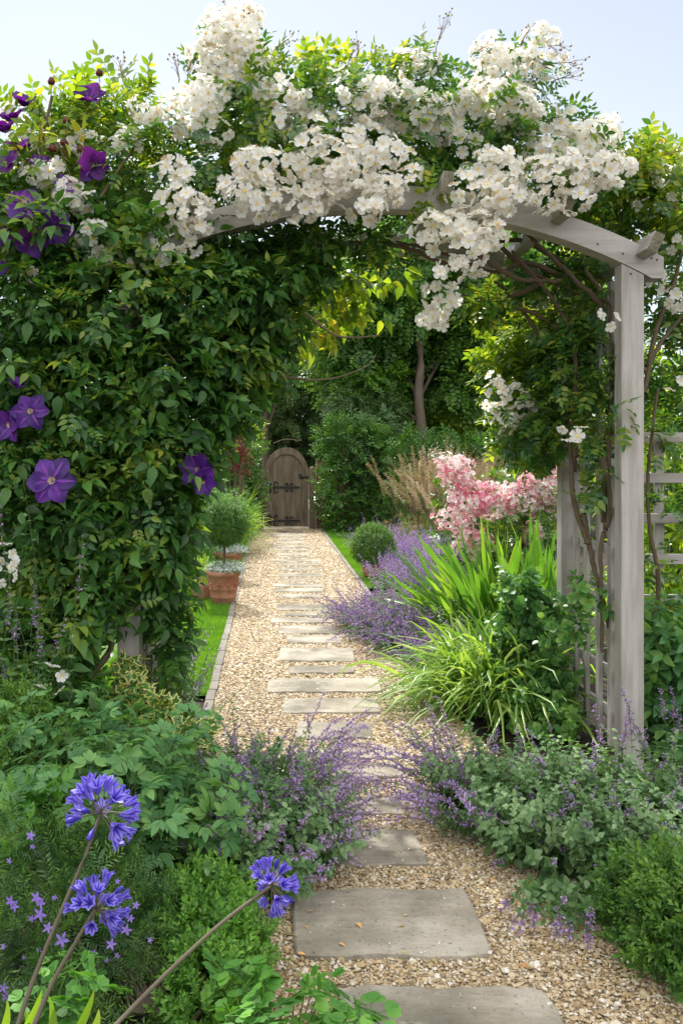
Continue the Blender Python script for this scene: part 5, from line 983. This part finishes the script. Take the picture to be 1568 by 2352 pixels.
def agapanthus(label, x, y, r, Y, stem):
    c = P(x, y, Y); R0 = r * .9 * Y / FD; root = thing('agapanthus', label, 'agapanthus', stem[-1], 'blue agapanthus at the lower left')
    build('stem', tube1([c] + stem, .0036, .005, 24, 8), M['agas'], root)
    hd = bpy.data.objects.new('flower_head', None); COL.objects.link(hd); hd.parent = root
    ax = unit(c - stem[0]); n = 23; k = 0
    for i in range(n):
        z = 1 - (i + .5) / n * 1.55; ph = i * 2.39996; s = math.sqrt(max(0, 1 - z * z)); d = np.array([s * math.cos(ph), s * math.sin(ph), z]) + rng.normal(size=3) * .1
        Rr = np.stack([unit(np.cross(ax, [0, 1.0, .1])), unit(np.cross(ax, np.cross(ax, [0, 1.0, .1]))), ax], -1); d = unit(Rr @ d); isb = random.random() < .2
        L = R0 * random.uniform(.5, .68); fl = R0 * random.uniform(.42, .5); p0 = c; p1 = c + d * L
        x_ = unit(np.cross([.3, .1, 1.0], d)); Rf = np.stack([x_, np.cross(d, x_), d], -1)
        t = merge([tubes(np.stack([p0, (p0 + p1) / 2 + [0, 0, .002], p1]), .0011, a=.3, m=2), (aga_bud if isb else T_aga).xf(Rf, p1, fl)])
        o = build('bud' if isb else 'floret', t, [M['aga'], M['agad'], M['agas']]); o.parent = hd
        o.data.transform(__import__('mathutils').Matrix.Translation(-np.array(stem[-1], float)))
    return root
agapanthus('tallest blue agapanthus head, on a thick dark stem over the leafy bleeding heart', 232, 1868, 100, 1.9, [P(190, 1980, 1.88), P(130, 2120, 1.84), P(70, 2270, 1.8), P(20, 2420, 1.75)])
agapanthus('lower left blue agapanthus head in front of the yew', 220, 2088, 86, 1.8, [P(165, 2180, 1.78), P(115, 2270, 1.76), P(60, 2400, 1.72)])
agapanthus('blue agapanthus head nearest the path, on a long stem leaning right', 622, 2036, 72, 1.95, [P(510, 2120, 1.9), P(400, 2220, 1.85), P(290, 2330, 1.8), P(230, 2395, 1.75)])
rt, _ = fountain('strap_leaved_clump', 'pale green strap leaves poking up at the bottom left corner', 'perennial', P(60, 2500, 1.75) * [1, 1, 0], 2, .3, .3, .3, .012, 'lime')
sl = []
for a, b_, w_ in (((30, 2420), (95, 2275), .02), ((150, 2420), (215, 2275), .022), ((110, 2420), (110, 2290), .018), ((-10, 2420), (15, 2300), .016), ((190, 2420), (225, 2320), .014), ((60, 2420), (52, 2320), .018)):
    p0, p1 = P(*a, 1.78), P(*b_, 1.8); sl.append(np.stack([p0 + (p1 - p0) * t + np.array([.01 * math.sin(3 * t), 0, .01 * math.sin(3.1 * t)]) for t in np.linspace(0, 1, 8)]))
build('strap_leaves', ribbons(np.array(sl), np.tile([[1.0, .2, 0]], (len(sl), 1)), np.sin(np.linspace(1.2, 3.05, 8)) * .018, .2), M['lime'], rt)

# ================================================================== FOREGROUND CATMINT AND BOX, RIGHT
catmint('catmint', 'large leafy catmint clump at left of the slabs, its flower spikes reaching over the path', [(-.14, 3.1, .2), (.0, 3.2, .18), (-.24, 3.35, .2), (-.05, 2.88, .15), (-.14, 3.5, .15), (.04, 2.95, .1), (-.3, 3.0, .15)], 620, .45, .46, .3, .42, 10, .037, bias=(.2, -.05, 0), fsz=.0165, nwh=8, per=5, t0=.68)
catmint('catmint', 'haze of violet catmint spikes leaning in over the narrow slabs beyond the front clump', [(.12, 3.55, .1), (.15, 3.85, .1), (.08, 3.2, .08)], 80, .52, .36, .42, 1, 7, .024, bias=(.65, 0, 0), fsz=.017, nwh=12, per=5, t0=.5)
catmint('catmint', 'big grey-green catmint clump in front of the right post', [(.82, 3.4, .12), (.98, 3.25, .16), (1.15, 3.3, .18), (1.05, 3.0, .16), (1.3, 3.1, .18), (1.45, 3.25, .16), (.9, 3.1, .12), (1.5, 2.95, .18), (1.2, 2.9, .14)], 1050, .42, .42, .3, .24, 10, .039, bias=(-.08, -.08, 0), fsz=.0155, nwh=7, per=4, t0=.74)
catmint('catmint', 'catmint spikes from the right clump tangling over the pale slabs', [(.72, 3.45, .1), (.76, 3.7, .1), (.72, 3.2, .08)], 75, .5, .38, .42, 1, 7, .024, bias=(-.5, -.05, 0), fsz=.017, nwh=11, per=5, t0=.5)
catmint('catmint', 'trailing catmint shoots lying on the gravel beside the front slab', [(.85, 2.85, .06), (.95, 2.8, .06)], 26, .42, .3, .7, .8, 8, .03, bias=(-.1, -.9, -.3), fsz=.0165, nwh=6, per=4, t0=.75)
catmint('catmint', 'tall catmint stems with violet spikes standing before the right post', [(1.45, 3.5, .12), (1.62, 3.6, .12), (1.3, 3.45, .1)], 22, .5, .18, .12, .9, 9, .036, fsz=.018, nwh=9, per=5, t0=.7)
shrub('box_bush', 'dense green box hedge corner at the lower right edge', 'box bush', [B(1520, 2050, 2.6, 80, 50, .2), B(1450, 2060, 2.7, 50, 45, .14), B(1510, 2120, 2.5, 80, 80, .2), B(1570, 2200, 2.35, 80, 80, .16), B(1450, 2100, 2.6, 50, 60, .13), B(1550, 2060, 2.4, 50, 60, .15)], 'box', T_box, 2200, 1.2, thick=.6, amp=.4, fr=6, up=.5)
# fallen leaves
fal = [lf_ov.xf(frame(rvec(1)[0] * [1, 1, .1], (random.uniform(-.4, .4), random.uniform(-.4, .4), 1)), (random.uniform(.0, 1.4), random.uniform(2.25, 3.0), .024), random.uniform(.012, .03)).tint(random.random()) for _ in range(46)]
build('fallen_leaves', merge(fal), leafmat('dry_leaf', [(.2, .1, .04), (.35, .2, .08), (.1, .12, .04)], trans=.1), kind='stuff')
pp = np.c_[rng.uniform(-.2, 1.6, 420), rng.uniform(2.2, 6.0, 420), np.zeros(420)]; pp = pp[(pp[:, 0] > xr(pp[:, 1])[0]) & (pp[:, 0] < xr(pp[:, 1])[1])]; pp[:, 2] = .022
build('fallen_petals', inst(leaf(1, .9, .6, .15, .1, 3), pp, frames(np.c_[rng.normal(size=(len(pp), 2)), .1 * rng.normal(size=len(pp))], np.c_[rng.normal(size=(len(pp), 2)) * .4, np.ones(len(pp))]), rng.uniform(.007, .015, len(pp))), M['petal'], kind='stuff')
